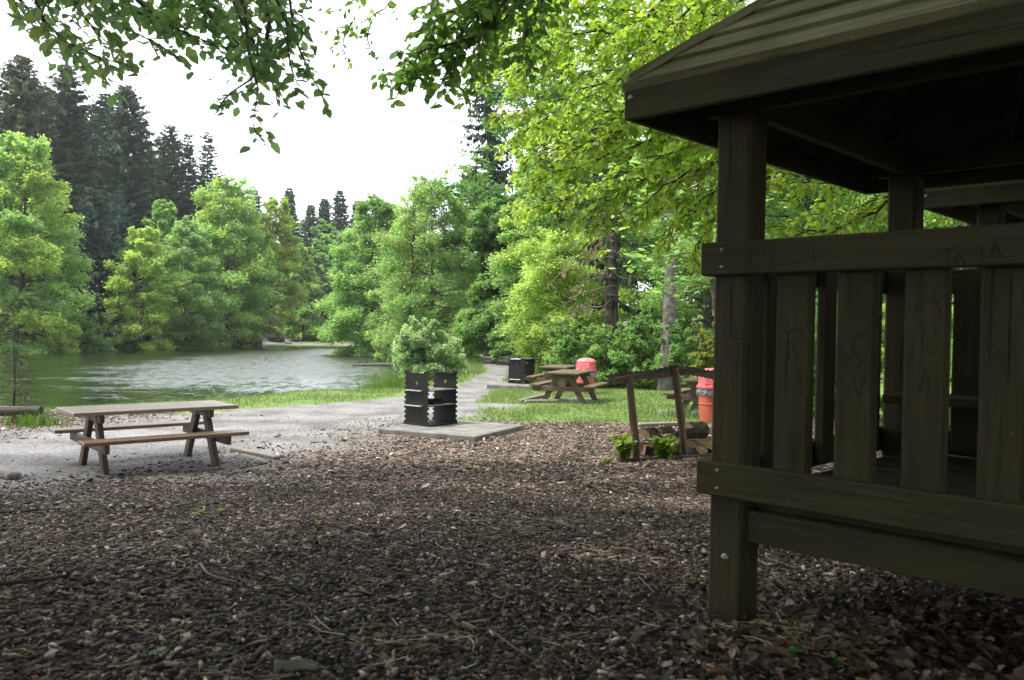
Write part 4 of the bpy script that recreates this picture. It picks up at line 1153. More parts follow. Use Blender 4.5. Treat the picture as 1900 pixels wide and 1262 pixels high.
# ------------------------------------------------------------------ picnic tables
def picnic_table(label, x, y, rz, wood, top, Lt=1.91):
    t = thing('picnic_table', label, 'picnic table', (x, y, tz(x, y) - .005), rz, 'picnic tables with fixed benches')
    tp = MB()
    for k in (-1, 0, 1): tp.box((0, k * .272, .722), I3, (Lt, .266, .045), .006)
    tp.build('tabletop', M[top], t)
    for sy in (-1, 1):
        b = MB()
        b.box((0, sy * .665, .428), I3, (Lt - .03, .255, .044), .006)
        b.build('bench_seat', M['bench_wood'] if top == 'tabletop' and sy < 0 else M[top], t)
    for sx in (-1, 1):
        X = sx * .64
        MB().box((X, 0, .65), XY, (.70, .05, .098), .004).build('top_support', M[wood], t)
        MB().box((X + sx * .056, 0, .352), XY, (1.54, .05, .106), .004).build('bench_support', M[wood], t)
        for sy in (-1, 1):
            d = unit(np.array([0, -sy * .37, .69]))
            a_ = np.array([X, sy * .50, 0.0]); b_ = np.array([X, sy * .13, .69])
            b = MB(); b.bar(a_ - d * .06, b_ + d * .005, .062, .125, up=(0, 1, .3), bev=.005)
            b.build('leg', M[wood], t)
    return t
A1 = radians(40.8)
picnic_table('picnic table with pinkish brown top at the left, nearest the camera', -4.46, 10.38, A1, 'table', 'tabletop')
picnic_table('mossy picnic table on grass in front of the far red bin', 1.45, 20.7, radians(72), 'oldtable', 'oldtable', 1.75)
picnic_table('picnic table half hidden behind the mossy one, only its bench end showing', 1.42, 25.0, radians(74), 'oldtable', 'oldtable', 1.75)
picnic_table('picnic table behind the wood store, partly hidden by the near red bin', 4.32, 18.25, radians(65), 'table', 'oldtable', 1.9)

# ------------------------------------------------------------------ concrete slabs with grill stands
def slab(label, x, y, rz, sx, sy, z=None):
    o = MB().box((0, 0, 0), I3, (sx, sy, .16), .015).build('concrete_slab', M['concrete'])
    o.location = (x, y, (tz(x, y) if z is None else z) + .0); o.rotation_euler = (0, 0, rz)
    return tag(o, label, 'concrete slab', 'concrete slabs under the grills')
slab('square concrete slab under the near black grill', -.975, 14.25, radians(-25.6), 1.82, 1.80)
slab('long concrete slab under the far black grill', .55, 25.9, radians(-12), 2.3, 1.6, -.06)

def plate_outline(W, H, teeth=10, td=.034, raise_=.035):
    pts = []
    pit = (H - .10) / teeth
    pts.append((-W / 2, 0)); pts.append((W / 2, 0)); z = .07
    pts.append((W / 2, z))
    for k in range(teeth):
        pts += [(W / 2 - td, z + .002), (W / 2 - td, z + pit * .52), (W / 2, z + pit * .56), (W / 2, z + pit * .98)]; z += pit
    pts += [(W / 2, H), (W / 2 - .11, H), (W / 2 - .15, H - raise_)]
    return pts + [(-x, zz) for x, zz in pts[::-1]][:-2]
def grill_plate(name, W, H, mat, parent, y, th=.008):
    out_ = plate_outline(W, H)
    bm = bmesh.new()
    vs = [bm.verts.new((x, 0, z)) for x, z in out_]
    es = [bm.edges.new((vs[i], vs[(i + 1) % len(vs)])) for i in range(len(vs))]
    hv = []
    for i in range(20):             # four-leaf hole
        a = 2 * pi * i / 20; rr = .020 + .014 * abs(cos(2 * a))
        hv.append(bm.verts.new((rr * cos(a), 0, H * .78 + rr * sin(a))))
    es += [bm.edges.new((hv[i], hv[(i + 1) % 20])) for i in range(20)]
    bmesh.ops.triangle_fill(bm, use_beauty=True, use_dissolve=False, edges=es)
    ext = bmesh.ops.extrude_face_region(bm, geom=bm.faces[:])
    for v in [g for g in ext['geom'] if isinstance(g, bmesh.types.BMVert)]: v.co.y += th
    bmesh.ops.recalc_face_normals(bm, faces=bm.faces[:])
    for v in bm.verts: v.co.y += y - th / 2
    me = bpy.data.meshes.new(name); bm.to_mesh(me); bm.free()
    return link(name, me, M[mat], parent)
def grill(label, x, y, z, rz, H=.93, shelves=(.36, .64)):
    g = thing('grill_stand', label, 'grill', (x, y, z), rz, 'black steel grill stands')
    W, D = .60, .70
    grill_plate('side_plate', W, H, 'iron', g, -D / 2); grill_plate('side_plate', W, H, 'iron', g, D / 2)
    b = MB(); 
    b.box((0, 0, .012), I3, (W + .02, D + .03, .022), .003); b.build('base_plate', M['iron'], g)
    for z_ in shelves:
        b = MB(); b.box((0, 0, H * z_), I3, (W - .10, D - .012, .012), .002)
        b.build('shelf', M['iron'], g)
        b = MB(); b.box((-.03, -D / 2 - .03, H * z_), I3, (W - .24, .055, .016), .002); b.build('shelf_tongue', M['steel'], g)  # light on the tongue put into a paler steel than its shelf
        b = MB()
        b.tube([(-W / 2 + .06, 0, H * z_ + .012), (W / 2 + .0, 0, H * z_ + .012)], .006, 6)
        for q in range(9): b.tube([(W / 2 - .02 - q * .052, -D / 2 + .02, H * z_ + .016), (W / 2 - .02 - q * .052, D / 2 - .02, H * z_ + .016)], .004, 5)
        b.build('grate', M['steel'], g)
    b = MB(); b.box((0, D / 2 - .03, H - .05), I3, (W - .12, .03, .03), .003); b.box((0, -D / 2 + .03, H - .05), I3, (W - .12, .03, .03), .003)
    b.build('top_bar', M['iron'], g)
    return g
gr1_ = np.array([-1.39, 14.60]); gz = tz(-.975, 14.25) + .08
grill('black toothed steel grill on the near concrete slab', gr1_[0], gr1_[1], gz, radians(-39))
grill('smaller looking black steel grill on the far slab beside the path', .32, 26.3, .018, radians(-28), H=.80, shelves=(.16, .95))
def log_tube(name, label, cat, pts, rad, mat, cut=None, group=None, n=9, jit=.06):
    b = MB(); b.tube(pts, rad, n, True, jit); o = b.build(name, M[mat], None, True); return tag(o, label, cat, group)
ca, sa = cos(radians(-39)), sin(radians(-39))
gl = lambda lx, ly, lz: np.array([gr1_[0] + lx * ca - ly * sa, gr1_[1] + lx * sa + ly * ca, gz + lz])
log_tube('charred_log', 'charred log with a reddish end lying on the lower grill shelf', 'log', [gl(.02, -.18, .40), gl(.10, -.06, .405), gl(.16, .10, .40)], [.045, .05, .045], 'char')
log_tube('charred_stick', 'thin burnt stick lying across the lower grill shelf behind the charred log', 'stick', [gl(.22, -.20, .375), gl(.20, .05, .38), gl(.17, .2, .38)], [.02, .02, .015], 'char')

# ------------------------------------------------------------------ litter bins
def bin_(label, x, y, z, s=1.0):
    t = thing('litter_bin', label, 'litter bin', (x, y, z), radians(20), 'red litter bins')
    b = MB(); b.lathe([(.235, 0), (.245, .012), (.262, .34), (.273, .345), (.273, .365), (.265, .37), (.285, .60)], 40)
    b.build('drum', M['drum'], t, True)
    V = []; F = []; n = 72; rows = 8; r = np.random.default_rng(5)
    lowz = .50 + .03 * np.sin(np.arange(n) / n * 2 * pi * 2 + 1) + r.normal(0, .006, n)
    for k in range(rows):
        for i in range(n):
            f = k / (rows - 1); a = 2 * pi * i / n
            rr = .289 + .018 * sin(f * pi) + .007 * sin(a * 17 + f * 3) + .006 * r.normal()
            V.append((rr * cos(a), rr * sin(a), .665 * (1 - f) + lowz[i] * f))
    for k in range(rows - 1):
        for i in range(n):
            j = (i + 1) % n; F.append((k * n + i, (k + 1) * n + i, (k + 1) * n + j, k * n + j))
    MB().add(V, F).build('bin_bag', M['bag'], t, True)
    l = MB(); l.lathe([(.30, .650), (.318, .655), (.322, .685), (.312, .705), (.298, .712), (.288, .725), (.272, .915), (.278, .918), (.278, .930)], 40)
    lid = l.build('lid', M['lid'], t, True)
    l = MB(); l.lathe([(.279, .931), (.276, .95), (.24, .995), (.17, 1.03), (.08, 1.045), (.02, 1.048)], 40); l.build('lid_dome', M['lidtop'], lid, True)
    for a in (radians(-125), radians(55)):
        f = MB(); ax = np.array([[-sin(a), cos(a), 0], [cos(a), sin(a), 0], [0, 0, 1.]])
        f.box((cos(a) * .272, sin(a) * .272, .818), ax, (.30, .030, .165), .008); f.build('flap', M['lidtop'], lid)
    for o in [t]: o.scale = (s, s, s)
    return t
bx, by_ = float(at(1323, 700, 16.5)[0]), 16.5
bin_('red litter bin with a grey bag, nearer one, behind the wood store', bx, by_, tz(bx, by_) + .0)
bx2 = float(at(1087, 700, 23.6)[0]); bin_('red litter bin behind the mossy picnic table, farther from the camera', bx2, 23.6, tz(bx2, 23.6) + .0, .96)
# ------------------------------------------------------------------ wood store
ws = thing('wood_store', 'low wood store with two leaning round posts and a corrugated roof', 'wood store', (2.1, 12.0, tz(2.1, 12.0)))
W0 = np.array([2.1, 12.0, tz(2.1, 12.0)])
def wpx(px, py, d): return at(px, py, d) - W0
pl0 = atz(1181, 851, tz(1.75, 11.7)); pr0 = atz(1271, 846, tz(2.45, 11.9))
def rpost(bot, top):
    MB().tube([bot - W0 + (bot - top) * .12, bot - W0, (bot + top) / 2 - W0, top - W0], [.053, .053, .051, .050], 18).build('post', M['post'], ws, True)
tl = at(1167, 694, pl0[1]); tr_ = at(1252, 683, pr0[1])
rpost(pl0, tl); rpost(pr0, tr_)
bd = np.array([.25, 1.15, -.18])
for q0, q1 in ((pl0, tl), (pr0, tr_)):
    vd = unit(np.array([q0[0], q0[1], 0])) * 1.15
    rpost(q0 + vd, q1 + vd + [0, 0, -.16])
A_ = at(1122, 697, 11.45) - W0; B_ = at(1243, 680.5, 11.75) - W0; C_ = at(1352, 689, 12.2) - W0
def sheet(P, Q, nm):
    n = 64; rows = 8; V = []; F = []
    ex = Q - P; L = np.linalg.norm(ex)
    for j in range(rows):
        f = j / (rows - 1)
        for i in range(n + 1):
            g = i / n
            z = .010 * sin(g * L / .075 * 2 * pi)
            V.append(P + ex * g + bd * 1.08 * f + np.array([0, 0, z + .012 * sin(f * 5 + g * 7)]))
    nn = len(V); m_ = n + 1
    V = V + [v - np.array([0, 0, .006]) for v in V]
    for j in range(rows - 1):
        for i in range(n):
            a = j * m_ + i; F.append((a, a + 1, a + 1 + m_, a + m_)); F.append((a + nn, a + m_ + nn, a + m_ + 1 + nn, a + 1 + nn))
    for i in range(n): F.append((i, i + nn, i + 1 + nn, i + 1)); a = (rows - 1) * m_ + i; F.append((a, a + 1, a + 1 + nn, a + nn))
    for j in range(rows - 1):
        a = j * m_; F.append((a, a + m_, a + m_ + nn, a + nn)); a = j * m_ + n; F.append((a, a + nn, a + m_ + nn, a + m_))
    MB().add(V, F).build(nm, M['sheet'], ws, True)
sheet(A_, B_, 'roof_sheet'); sheet(B_ + [-.02, 0, .024], C_, 'roof_sheet')
MB().bar(A_ + [.13, .04, -.055], B_ + [0, .04, -.035], .05, .042).build('beam', M['darklog'], ws)
MB().bar(B_ + [.02, .04, -.03], C_ + [0, .04, -.03], .04, .032).build('beam', M['darklog'], ws)

e0 = atz(1150, 857, tz(1.6, 11.5)); e1 = atz(1345, 846, tz(2.9, 11.9))
b = MB(); b.bar(e0 + [0, 0, .01], e1 + [0, 0, .01], .03, .06); tag(b.build('edging_board', M['darklog']), 'thin dark board edging the ground in front of the firewood', 'board')

# firewood: split logs, each its own
r = np.random.default_rng(41)
LOGS = [  # photo px, py of centre, depth, length, radius, yaw deg, description
 (1206, 802, 12.2, .36, .085, 10, 'reddish split log on top behind the left post'),
 (1196, 826, 12.0, .34, .075, -8, 'split log lying at the bottom beside the left post'),
 (1232, 797, 12.4, .34, .075, 25, 'pale split log between the two posts, topmost there'),
 (1222, 812, 12.1, .36, .080, 12, 'pale split log between the two posts, middle of the heap'),
 (1215, 835, 11.9, .34, .075, 4, 'dark split log at the foot of the heap between the posts'),
 (1240, 826, 12.0, .33, .075, -20, 'shadowed split log just left of the right post'),
 (1247, 808, 12.6, .35, .075, 0, 'split log half hidden by the right post'),
 (1292, 790, 12.7, .38, .105, 14, 'thick pale log right of the right post, top of the heap'),
 (1290, 806, 12.3, .40, .095, -6, 'long brown split log under the thick pale one'),
 (1283, 822, 12.1, .36, .080, 12, 'dark bark-side log under the long brown one'),
 (1282, 840, 11.95, .34, .075, 3, 'small split log at the bottom right of the right post'),
 (1300, 838, 12.0, .32, .070, 65, 'log with its cut end facing out at the bottom'),
 (1318, 822, 12.1, .36, .075, 12, 'log with a pale grey split face lying on top of the bottom row'),
 (1326, 842, 12.0, .34, .070, 70, 'yellowish cut log end at the bottom, beside the shelter post'),
 (1316, 802, 12.5, .34, .085, 80, 'dark log with bark turned out near the shelter post'),
 (1330, 788, 12.8, .34, .085, 15, 'whitish split log at the top beside the shelter post'),
 (1345, 810, 12.5, .36, .085, 5, 'log mostly hidden behind the shelter post, upper one'),
 (1350, 832, 12.2, .36, .085, -5, 'log mostly hidden behind the shelter post, lower one'),
 (1265, 842, 12.3, .36, .08, 8, 'log behind the foot of the right post'),
 (1310, 840, 12.5, .36, .09, 8, 'dark log deep in the bottom of the heap'),
]
for i, (px, py, d, L, R, yaw, lab) in enumerate(LOGS):
    R *= 1.34; L *= .92; yaw = yaw + (18 if i % 3 else 52); c = at(px, py, d); zmin = tz(c[0], c[1]) + R * .6; c[2] = max(c[2], zmin)
    a = radians(yaw) + r.normal(0, .08)
    ax = np.array([cos(a), sin(a), r.normal(0, .08)]); ax /= np.linalg.norm(ax)
    y = unit(np.cross([0, 0, 1.], ax)); z = np.cross(ax, y)
    k0 = r.random() * 6.28; arc = r.uniform(1.7, 3.0); n = 9
    an = [k0 + arc * q / (n - 1) for q in range(n)]
    prof = [(R * cos(q) * (1 + r.normal(0, .04)), R * sin(q) * (1 + r.normal(0, .04))) for q in an]
    if arc < 3.0: prof.append((R * .25 * r.normal(), R * .25 * r.normal()))
    prof = np.array(prof); prof -= prof.mean(0)
    m_ = len(prof); V = []
    for f in (-.5, -.17, .17, .5):
        tw = 1 + r.normal(0, .04)
        for p_ in prof: V.append(c + ax * L * f + y * p_[0] * tw + z * p_[1] * tw)
    F = []; bark = []
    for s_ in range(3):
        for j in range(m_):
            k = (j + 1) % m_; F.append((s_ * m_ + j, s_ * m_ + k, (s_ + 1) * m_ + k, (s_ + 1) * m_ + j)); bark.append(j < n - 1)
    F.append(tuple(range(m_))[::-1]); F.append(tuple(range(3 * m_, 4 * m_))); bark += [False, False]
    G = np.array([[(v - c) @ ax, (v - c) @ y, (v - c) @ z] for v in V]) + r.random(3) * 20
    mb = MB(); mb.add(V, F, G); o = mb.build('firewood_log', M['cut'])
    o.data.materials.append(M['logbark'])
    o.data.polygons.foreach_set('material_index', np.array([1 if q else 0 for q in bark], np.int32))
    tag(o, lab, 'firewood', 'split logs under the wood store')

def leafy(seed, px, py, d, H, R, col, label, nm='leafy_plant', n=420, ls=.075, stems=9):
    c = at(px, py, d); x, y = c[0], c[1]; p = Plant(seed); r = p.r
    for i in range(stems):
        a = r.random() * 6.28; q = R * r.uniform(.3, 1); ss = np.linspace(0, 1, 5)
        pts = np.outer(ss ** 1.4, [cos(a) * q, sin(a) * q, 0]) + np.outer(ss, [0, 0, H * r.uniform(.6, 1)]); pts[0, 2] -= .03
        p.wood(pts, .004 * (1 - .7 * ss), 4)
        k = n // stems; s_ = r.uniform(.2, 1.05, k)
        C = np.stack([np.interp(s_, ss, pts[:, q_]) for q_ in range(3)], 1) + r.normal(0, .035, (k, 3)) * R / .2
        C[:, 2] = np.maximum(C[:, 2], .015)
        A, B = flat_leaves(r, C, ls, .5, aspect=.75, droop=.2); p.leaves(C, A, B, tint(col, k, r))
    return put(p, nm, label, 'plant', (x, y, tz(x, y)), 'twig', 'leaf', wpart='stem', part='leaves', fold=.2)
leafy(61, 1158, 848, 11.4, .34, .17, (.17, .26, .045), 'fresh green leafy plant at the foot of the left wood store post')
leafy(62, 1232, 846, 11.6, .30, .21, (.17, .26, .045), 'fresh green leafy plant between the two wood store posts')
leafy(63, 1127, 856, 11.2, .07, .07, (.18, .25, .05), 'tiny green seedling left of the leafy plants', n=40, ls=.045, stems=4)

# ------------------------------------------------------------------ log bench and sapling at the left edge
c = at(30, 788, 14.3); c[2] = tz(c[0], c[1])
lb = thing('log_bench', 'dark half-log bench on round stubs at the left edge by the water', 'bench', c)
b = MB(); b.tube([(-1.5, .05, .20), (-.2, .0, .20), (.43, -.02, .205)], [.085, .088, .082], 12, True, .03)
b.build('seat', M['darklog'], lb, True)
for xx in (-1.1, .10):
    MB().tube([(xx, .22, .06), (xx, -.19, .06)], [.085, .08], 14, True, .03).build('stub', M['darklog'], lb, True)

c = at(24, 770, 15.4)
p = Plant(66); r = p.r; H = 1.72
tt = np.linspace(0, 1, 8)
P = np.stack([.03 * np.sin(tt * 4), 0 * tt, tt * H - .05], 1); p.wood(P, .026 * (1 - .8 * tt), 7)
for i in range(34):
    t = .08 + .9 * i / 34; L = .62 * (1 - t) ** .6 * r.uniform(.6, 1.1) + .06; az = i * 2.4 + r.normal(0, .3); ss = np.linspace(0, 1, 4)
    b0 = np.array([np.interp(t, tt, P[:, k]) for k in range(3)])
    pts = b0 + np.outer(ss, [cos(az) * L, sin(az) * L, .25 * L]) - np.outer(ss ** 2, [0, 0, .3 * L]); p.wood(pts, .008 * (1 - .7 * ss), 4)
    for q in range(3):
        f = r.uniform(.3, .9); bb = b0 + (pts[-1] - b0) * f; e = bb + np.array([cos(az + r.choice([-.9, .9])), sin(az + r.choice([-.9, .9])), -.1]) * L * .35
        p.wood(np.stack([bb, (bb + e) / 2, e]), .003, 3)
    n = 3 if t > .62 else 26
    s_ = r.uniform(.2, 1, n); C = np.stack([np.interp(s_, ss, pts[:, k]) for k in range(3)], 1) + r.normal(0, .035, (n, 3))
    A, B = flat_leaves(r, C, .085, .5, aspect=.16, droop=.5, dirs=np.tile([cos(az), sin(az), -.1], (n, 1))); p.leaves(C, A, B, tint((.05, .07, .035), n, r))
put(p, 'young_spruce', 'half bare young spruce behind the dark log bench', 'tree', (c[0], c[1], tz(c[0], c[1])), 'twig', 'needle')

# ------------------------------------------------------------------ timber edgings lying on the ground
def edging(label, pts, wd, ht, mat='oldlog', name='timber_edging', grp='pale timber edgings'):
    P = []
    for px, py in pts:
        q = atz(px, py, 0.0)
        for _ in range(4): q = atz(px, py, tz(q[0], q[1]) + ht * .5)
        P.append(q)
    b = MB(); b.bar(P[0], P[-1], wd, ht, bev=ht * .25); return tag(b.build(name, M[mat]), label, 'timber edging', grp)
edging('pale timber edging at the left edge of the picture', [(-40, 862), (28, 884)], .14, .08)
edging('pale timber edging behind the near picnic table', [(432, 832), (516, 849)], .10, .05)
edging('pale timber edging running away left of the mossy table', [(966, 744), (1012, 733)], .12, .08)
edging('pale timber edging along the front of the mossy table', [(974, 745), (1056, 744)], .12, .08)
edging('pale timber edging in front of the table behind the wood store', [(1185, 788), (1258, 786)], .12, .07)

# ------------------------------------------------------------------ shore: rocks, sticks, fallen trunk, landing
def rock(label, px, py, d, sx, sy, sz, seed):
    bm = bmesh.new(); bmesh.ops.create_icosphere(bm, subdivisions=4, radius=1)
    rr = np.random.default_rng(seed); k = rr.normal(0, 1, (5, 3)) * 1.6; ph = rr.random(5) * 6
    for v in bm.verts:
        n_ = np.array(v.co); s_ = 1 + .10 * sum(sin(float(k[i] @ n_) * 1.7 + ph[i]) for i in range(5)) / 1.6
        v.co = (n_[0] * sx * s_, n_[1] * sy * s_, max(n_[2] * sz * s_, -sz * .5))
    me = bpy.data.meshes.new('rock'); bm.to_mesh(me); bm.free()
    o = link('rock', me, M['rock']); c = at(px, py, d); o.location = (c[0], c[1], max(tz(c[0], c[1]), WATER_Z) + sz * .25); o.rotation_euler = (0, 0, rr.random() * 6)
    return tag(o, label, 'rock', 'rocks at the water edge')
rock('rounded pale rock at the water, left one behind the table top', 292, 760, 20.6, .22, .2, .17, 1)
rock('wide grey rock at the water behind the middle of the table top', 330, 760, 21.0, .34, .22, .15, 2)
rock('flat pale rock right of the wide grey one', 362, 757, 21.5, .28, .2, .12, 3)
rock('low dark rock just above the water line below the table edge', 300, 770, 19.9, .38, .2, .10, 4)
rock('small dark rock beside the right end of the table top', 345, 766, 20.4, .2, .16, .10, 5)

def wstick(label, pts, d, r0, mat='twig', name='stick_in_water'):
    P = [at(px, py, d) for px, py in pts]
    b = MB(); b.tube(P, np.linspace(r0, r0 * .4, len(P)), 6); return tag(b.build(name, M[mat], None, True), label, 'stick')
wstick('thin pale stick standing slanted in the lake', [(192, 716), (196, 698), (198, 684)], 33, .018, 'oldlog')
wstick('bent grey branch rising from the bright water', [(487, 674), (492, 667), (499, 662), (505, 660)], 52, .03, 'bark_grey')
wstick('kinked reed stalk leaning out of the dark water', [(662, 731), (668, 721), (665, 713), (660, 704)], 30, .014, 'oldlog')
wstick('short dark stake in the lake at the fallen trunk', [(682, 680), (682, 668)], 48, .06, 'darklog', 'stake')
P = [at(655, 676, 47), at(690, 674.5, 47.5), at(720, 671.5, 48), at(752, 669, 48.5)]
for q in P: q[2] = WATER_Z + .05
log_tube('fallen_trunk', 'grey fallen trunk lying in the water in front of the willow', 'log', P, [.05, .10, .15, .17], 'bark_grey')

def fbox(name, label, cat, px0, px1, py0, py1, d, dep, mat):
    a = at(px0, py1, d); b_ = at(px1, py0, d); z0 = tz((a[0] + b_[0]) / 2, d)
    t = thing(name, label, cat, ((a[0] + b_[0]) / 2, d, z0))
    return t, (b_[0] - a[0]), b_[2] - z0
t, wd, ht = fbox('boathouse', 'small dark shed at the far landing', 'shed', 497, 523, 627, 640, 87.5, 1.0, 'box')
MB().box((0, .6, ht / 2), I3, (wd, 1.2, ht), .02).build('wall', M['box'], t); MB().box((0, .6, ht + .03), I3, (wd + .1, 1.35, .06), .01).build('roof', M['box'], t)
MB().box((wd * .28, -.012, ht * .5), I3, (wd * .12, .02, ht * .3), .002).build('notice', M['concrete'], t)
for px, top, d, lab in ((540, 618, 92, 'yellow sign on a post at the top of the far landing ramp'), (557, 617, 88, 'thin yellow marker post right of the far landing ramp')):
    c = at(px, 638, d); z0 = tz(c[0], d); h_ = float(at(px, top, d)[2]) - z0
    t = thing('marker_post', lab, 'sign post', (c[0], d, z0))
    MB().tube([(0, 0, -.1), (0, 0, h_)], [.045, .045], 8).build('post', M['oldlog'], t)
    MB().box((.05, -.06, h_ - .25), I3, (.34 if px == 540 else .2, .03, .42), .005).build('sign_panel', M['yellow'], t)
log_tube('driftwood', 'brown log lying on the far landing beside the ramp', 'log', [at(530, 638, 87), at(541, 638.5, 87)], [.14, .12], 'bark')

# ------------------------------------------------------------------ things lying on the bark mulch
def on(px, py, lift=.012):
    q = atz(px, py, .5)
    for _ in range(8): q = atz(px, py, tz(q[0], q[1]) + lift)
    return q
def twig(label, pts, r0, mat, name='twig'):
    P = [on(*q, lift=.02 if len(q) < 3 else q[2]) if len(q) == 2 else on(q[0], q[1], q[2]) for q in pts]
    P = np.array(P); s = np.linspace(0, 1, len(P)); S = np.linspace(0, 1, len(P) * 4)
    P = np.stack([np.interp(S, s, P[:, k]) for k in range(3)], 1); P[1:-1] = (P[:-2] + 2 * P[1:-1] + P[2:]) / 4
    b = MB(); b.tube(P, np.linspace(r0, r0 * .6, len(P)), 7, True, .08); return tag(b.build(name, M[mat], None, True), label, 'twig')
twig('pale curved twig lying in the middle of the dark mulch', [(372, 1046), (384, 1064), (405, 1072), (440, 1080)], .007, 'oldlog')
twig('straight brown stick at the left edge of the mulch', [(-20, 1086), (50, 1078), (130, 1068)], .010, 'bark')
twig('short grey stub of wood on the mulch before the shelter', [(1032, 968, .03), (1068, 980, .03)], .016, 'bark_grey')
twig('long dark stick at the left where gravel meets mulch', [(-10, 952), (40, 949), (75, 944)], .014, 'bark')
twig('thin straw-coloured stalk at the lower middle', [(905, 1165, .03), (960, 1205, .05), (1000, 1230, .02)], .003, 'oldlog')
twig('pale thin twig at the foot of the shelter post', [(1185, 1070, .02), (1215, 1100, .03)], .003, 'oldlog')
twig('dark crooked stick half buried at the bottom left of the shelter', [(1060, 992, .02), (1110, 998, .03), (1160, 992, .02)], .007, 'bark')
twig('broken chunk of pale wood at the lower middle edge', [(510, 1240, .025), (560, 1232, .03), (590, 1238, .02)], .022, 'oldlog', 'wood_piece')
def sprout(seed, px, py, label, size=.02, n=5, col=(.13, .30, .05), h=.035):
    q = on(px, py); p = Plant(seed); r = p.r
    for i in range(n):
        a = i * 2.4 + r.random(); e = np.array([cos(a) * size * r.uniform(.2, .9), sin(a) * size * r.uniform(.2, .9), h * r.uniform(.7, 1.2)])
        p.wood(np.stack([[0, 0, -.01], e * .6, e]), .0012, 4)
        C = e[None, :]; A, B = flat_leaves(r, C, size * 1.25, .35, aspect=.95, droop=.1); p.leaves(C, A, B, tint(col, 1, r, .1, .05))
    return put(p, 'seedling', label, 'seedling', (q[0], q[1], tz(q[0], q[1])), 'twig', 'leaf', 'green seedlings on the mulch', wpart='stem', part='leaves', fold=.2)
sprout(1, 288, 1222, 'single pale green leaf on the mulch at the lower left', .024, 2)
sprout(2, 372, 958, 'left one of two bright green seedlings near the gravel edge', .03, 5, (.22, .34, .05), .05)
sprout(3, 412, 956, 'right one of two bright green seedlings near the gravel edge', .03, 5, (.22, .34, .05), .05)
sprout(4, 590, 978, 'bright green seedling right of the pair, in the middle left mulch', .026, 4, (.22, .34, .05), .045)
sprout(5, 1478, 1220, 'broad bluish green seedling below the shelter beam', .028, 5, (.08, .24, .06), .03)
sprout(6, 1548, 1238, 'bright green clover seedling nearest the bottom edge under the shelter', .028, 5, (.10, .30, .05), .035)
sprout(7, 1645, 1228, 'tiny green seedling furthest right under the shelter', .014, 3, (.08, .24, .06), .02)
sprout(8, 880, 876, 'small green seedling in the bright mulch before the grill slab', .04, 6, (.20, .30, .05), .06)
sprout(9, 918, 898, 'tiny seedling at the shade line in front of the slab', .03, 5, (.20, .30, .05), .045)

# bark chips: nobody could count them
def chips(n, xr, yr, lr, dens=None, seed=1):
    r = np.random.default_rng(seed)
    x = r.uniform(*xr, n); y = yr[0] + (yr[1] - yr[0]) * r.random(n) ** 1.25
    k = np.abs(x) < (y * .66 + 1.3); x, y = x[k], y[k]
    wg_, wm_, wf_, s_ = weights(x, y)
    k = (r.random(len(x)) < .5 + .5 * sstep(.34, .52, fbm(x * 1.4 + 7, y * 1.4, 4))) & ((np.maximum(wm_, wg_ * (y < 12.5)) * np.clip(1 - wg_, 0, 1) ** 1.15 + .003) > r.random(len(x)) * .9); x, y = x[k], y[k]; n = len(x)
    z = Tz(x, y)
    L = r.uniform(*lr, n) * np.exp(r.normal(0, .45, n)) * 1.15; Wd = np.minimum(L * r.uniform(.16, .55, n), .016 + .003 * y); T = np.minimum(L * .09, .004) * r.uniform(.5, 1.6, n)
    a = r.random(n) * 2 * pi; ti = r.normal(0, .20, n); ro = r.normal(0, .28, n)
    A = np.stack([np.cos(a) * np.cos(ti), np.sin(a) * np.cos(ti), np.sin(ti)], 1)
    lat = np.stack([-np.sin(a), np.cos(a), np.zeros(n)], 1); up = np.cross(A, lat)
    B = lat * np.cos(ro)[:, None] + up * np.sin(ro)[:, None]; U = np.cross(A, B)
    C = np.stack([x, y, z + .002 + .5 * L * np.abs(np.sin(ti)) * .7 + r.uniform(0, .010, n)], 1)
    A = A * (L / 2)[:, None]; B = B * (Wd / 2)[:, None]; U = U * T[:, None]
    w1 = r.uniform(.3, 1, (n, 1)); w2 = r.uniform(.3, 1, (n, 1))
    V = np.stack([C - A + B * w1 + U, C - A * .8 - B + U, C + A - B * w2 + U, C + A * .75 + B + U, C - A + B * w1 - U, C - A * .8 - B - U, C + A - B * w2 - U, C + A * .75 + B - U], 1).reshape(-1, 3)
    o = np.arange(n)[:, None] * 8
    F = np.concatenate([o + np.array([f]) for f in ((0, 1, 2, 3), (4, 5, 1, 0), (5, 6, 2, 1), (6, 7, 3, 2), (7, 4, 0, 3))])
    pal = np.array([(.010, .008, .006), (.026, .018, .013), (.056, .040, .030), (.108, .080, .064), (.19, .152, .130), (.34, .30, .275), (.13, .065, .036), (.52, .49, .46)])
    ci = r.choice(len(pal), n, p=[.20, .26, .21, .14, .085, .045, .04, .02])
    col = pal[ci] * np.exp(r.normal(0, .22, (n, 1))) * np.array([1.08, 1.0, .90])
    return V, F, np.repeat(col, 8, 0)
parts = [chips(165000, (-4.2, 4.4), (2.0, 4.6), (.007, .021), seed=1), chips(190000, (-7, 7), (4.4, 9.0), (.009, .024), seed=2), chips(90000, (-9, 9), (8.5, 17.5), (.016, .036), seed=3)]
V = np.concatenate([q[0] for q in parts]); off = np.cumsum([0] + [len(q[0]) for q in parts[:-1]])
F = np.concatenate([q[1] + o for q, o in zip(parts, off)])
tag(link('bark_chips', raw_mesh('bark_chips', V, F, col=np.concatenate([q[2] for q in parts])), M['chip']), 'loose dark bark chips covering the picnic ground', 'bark mulch', kind='stuff')

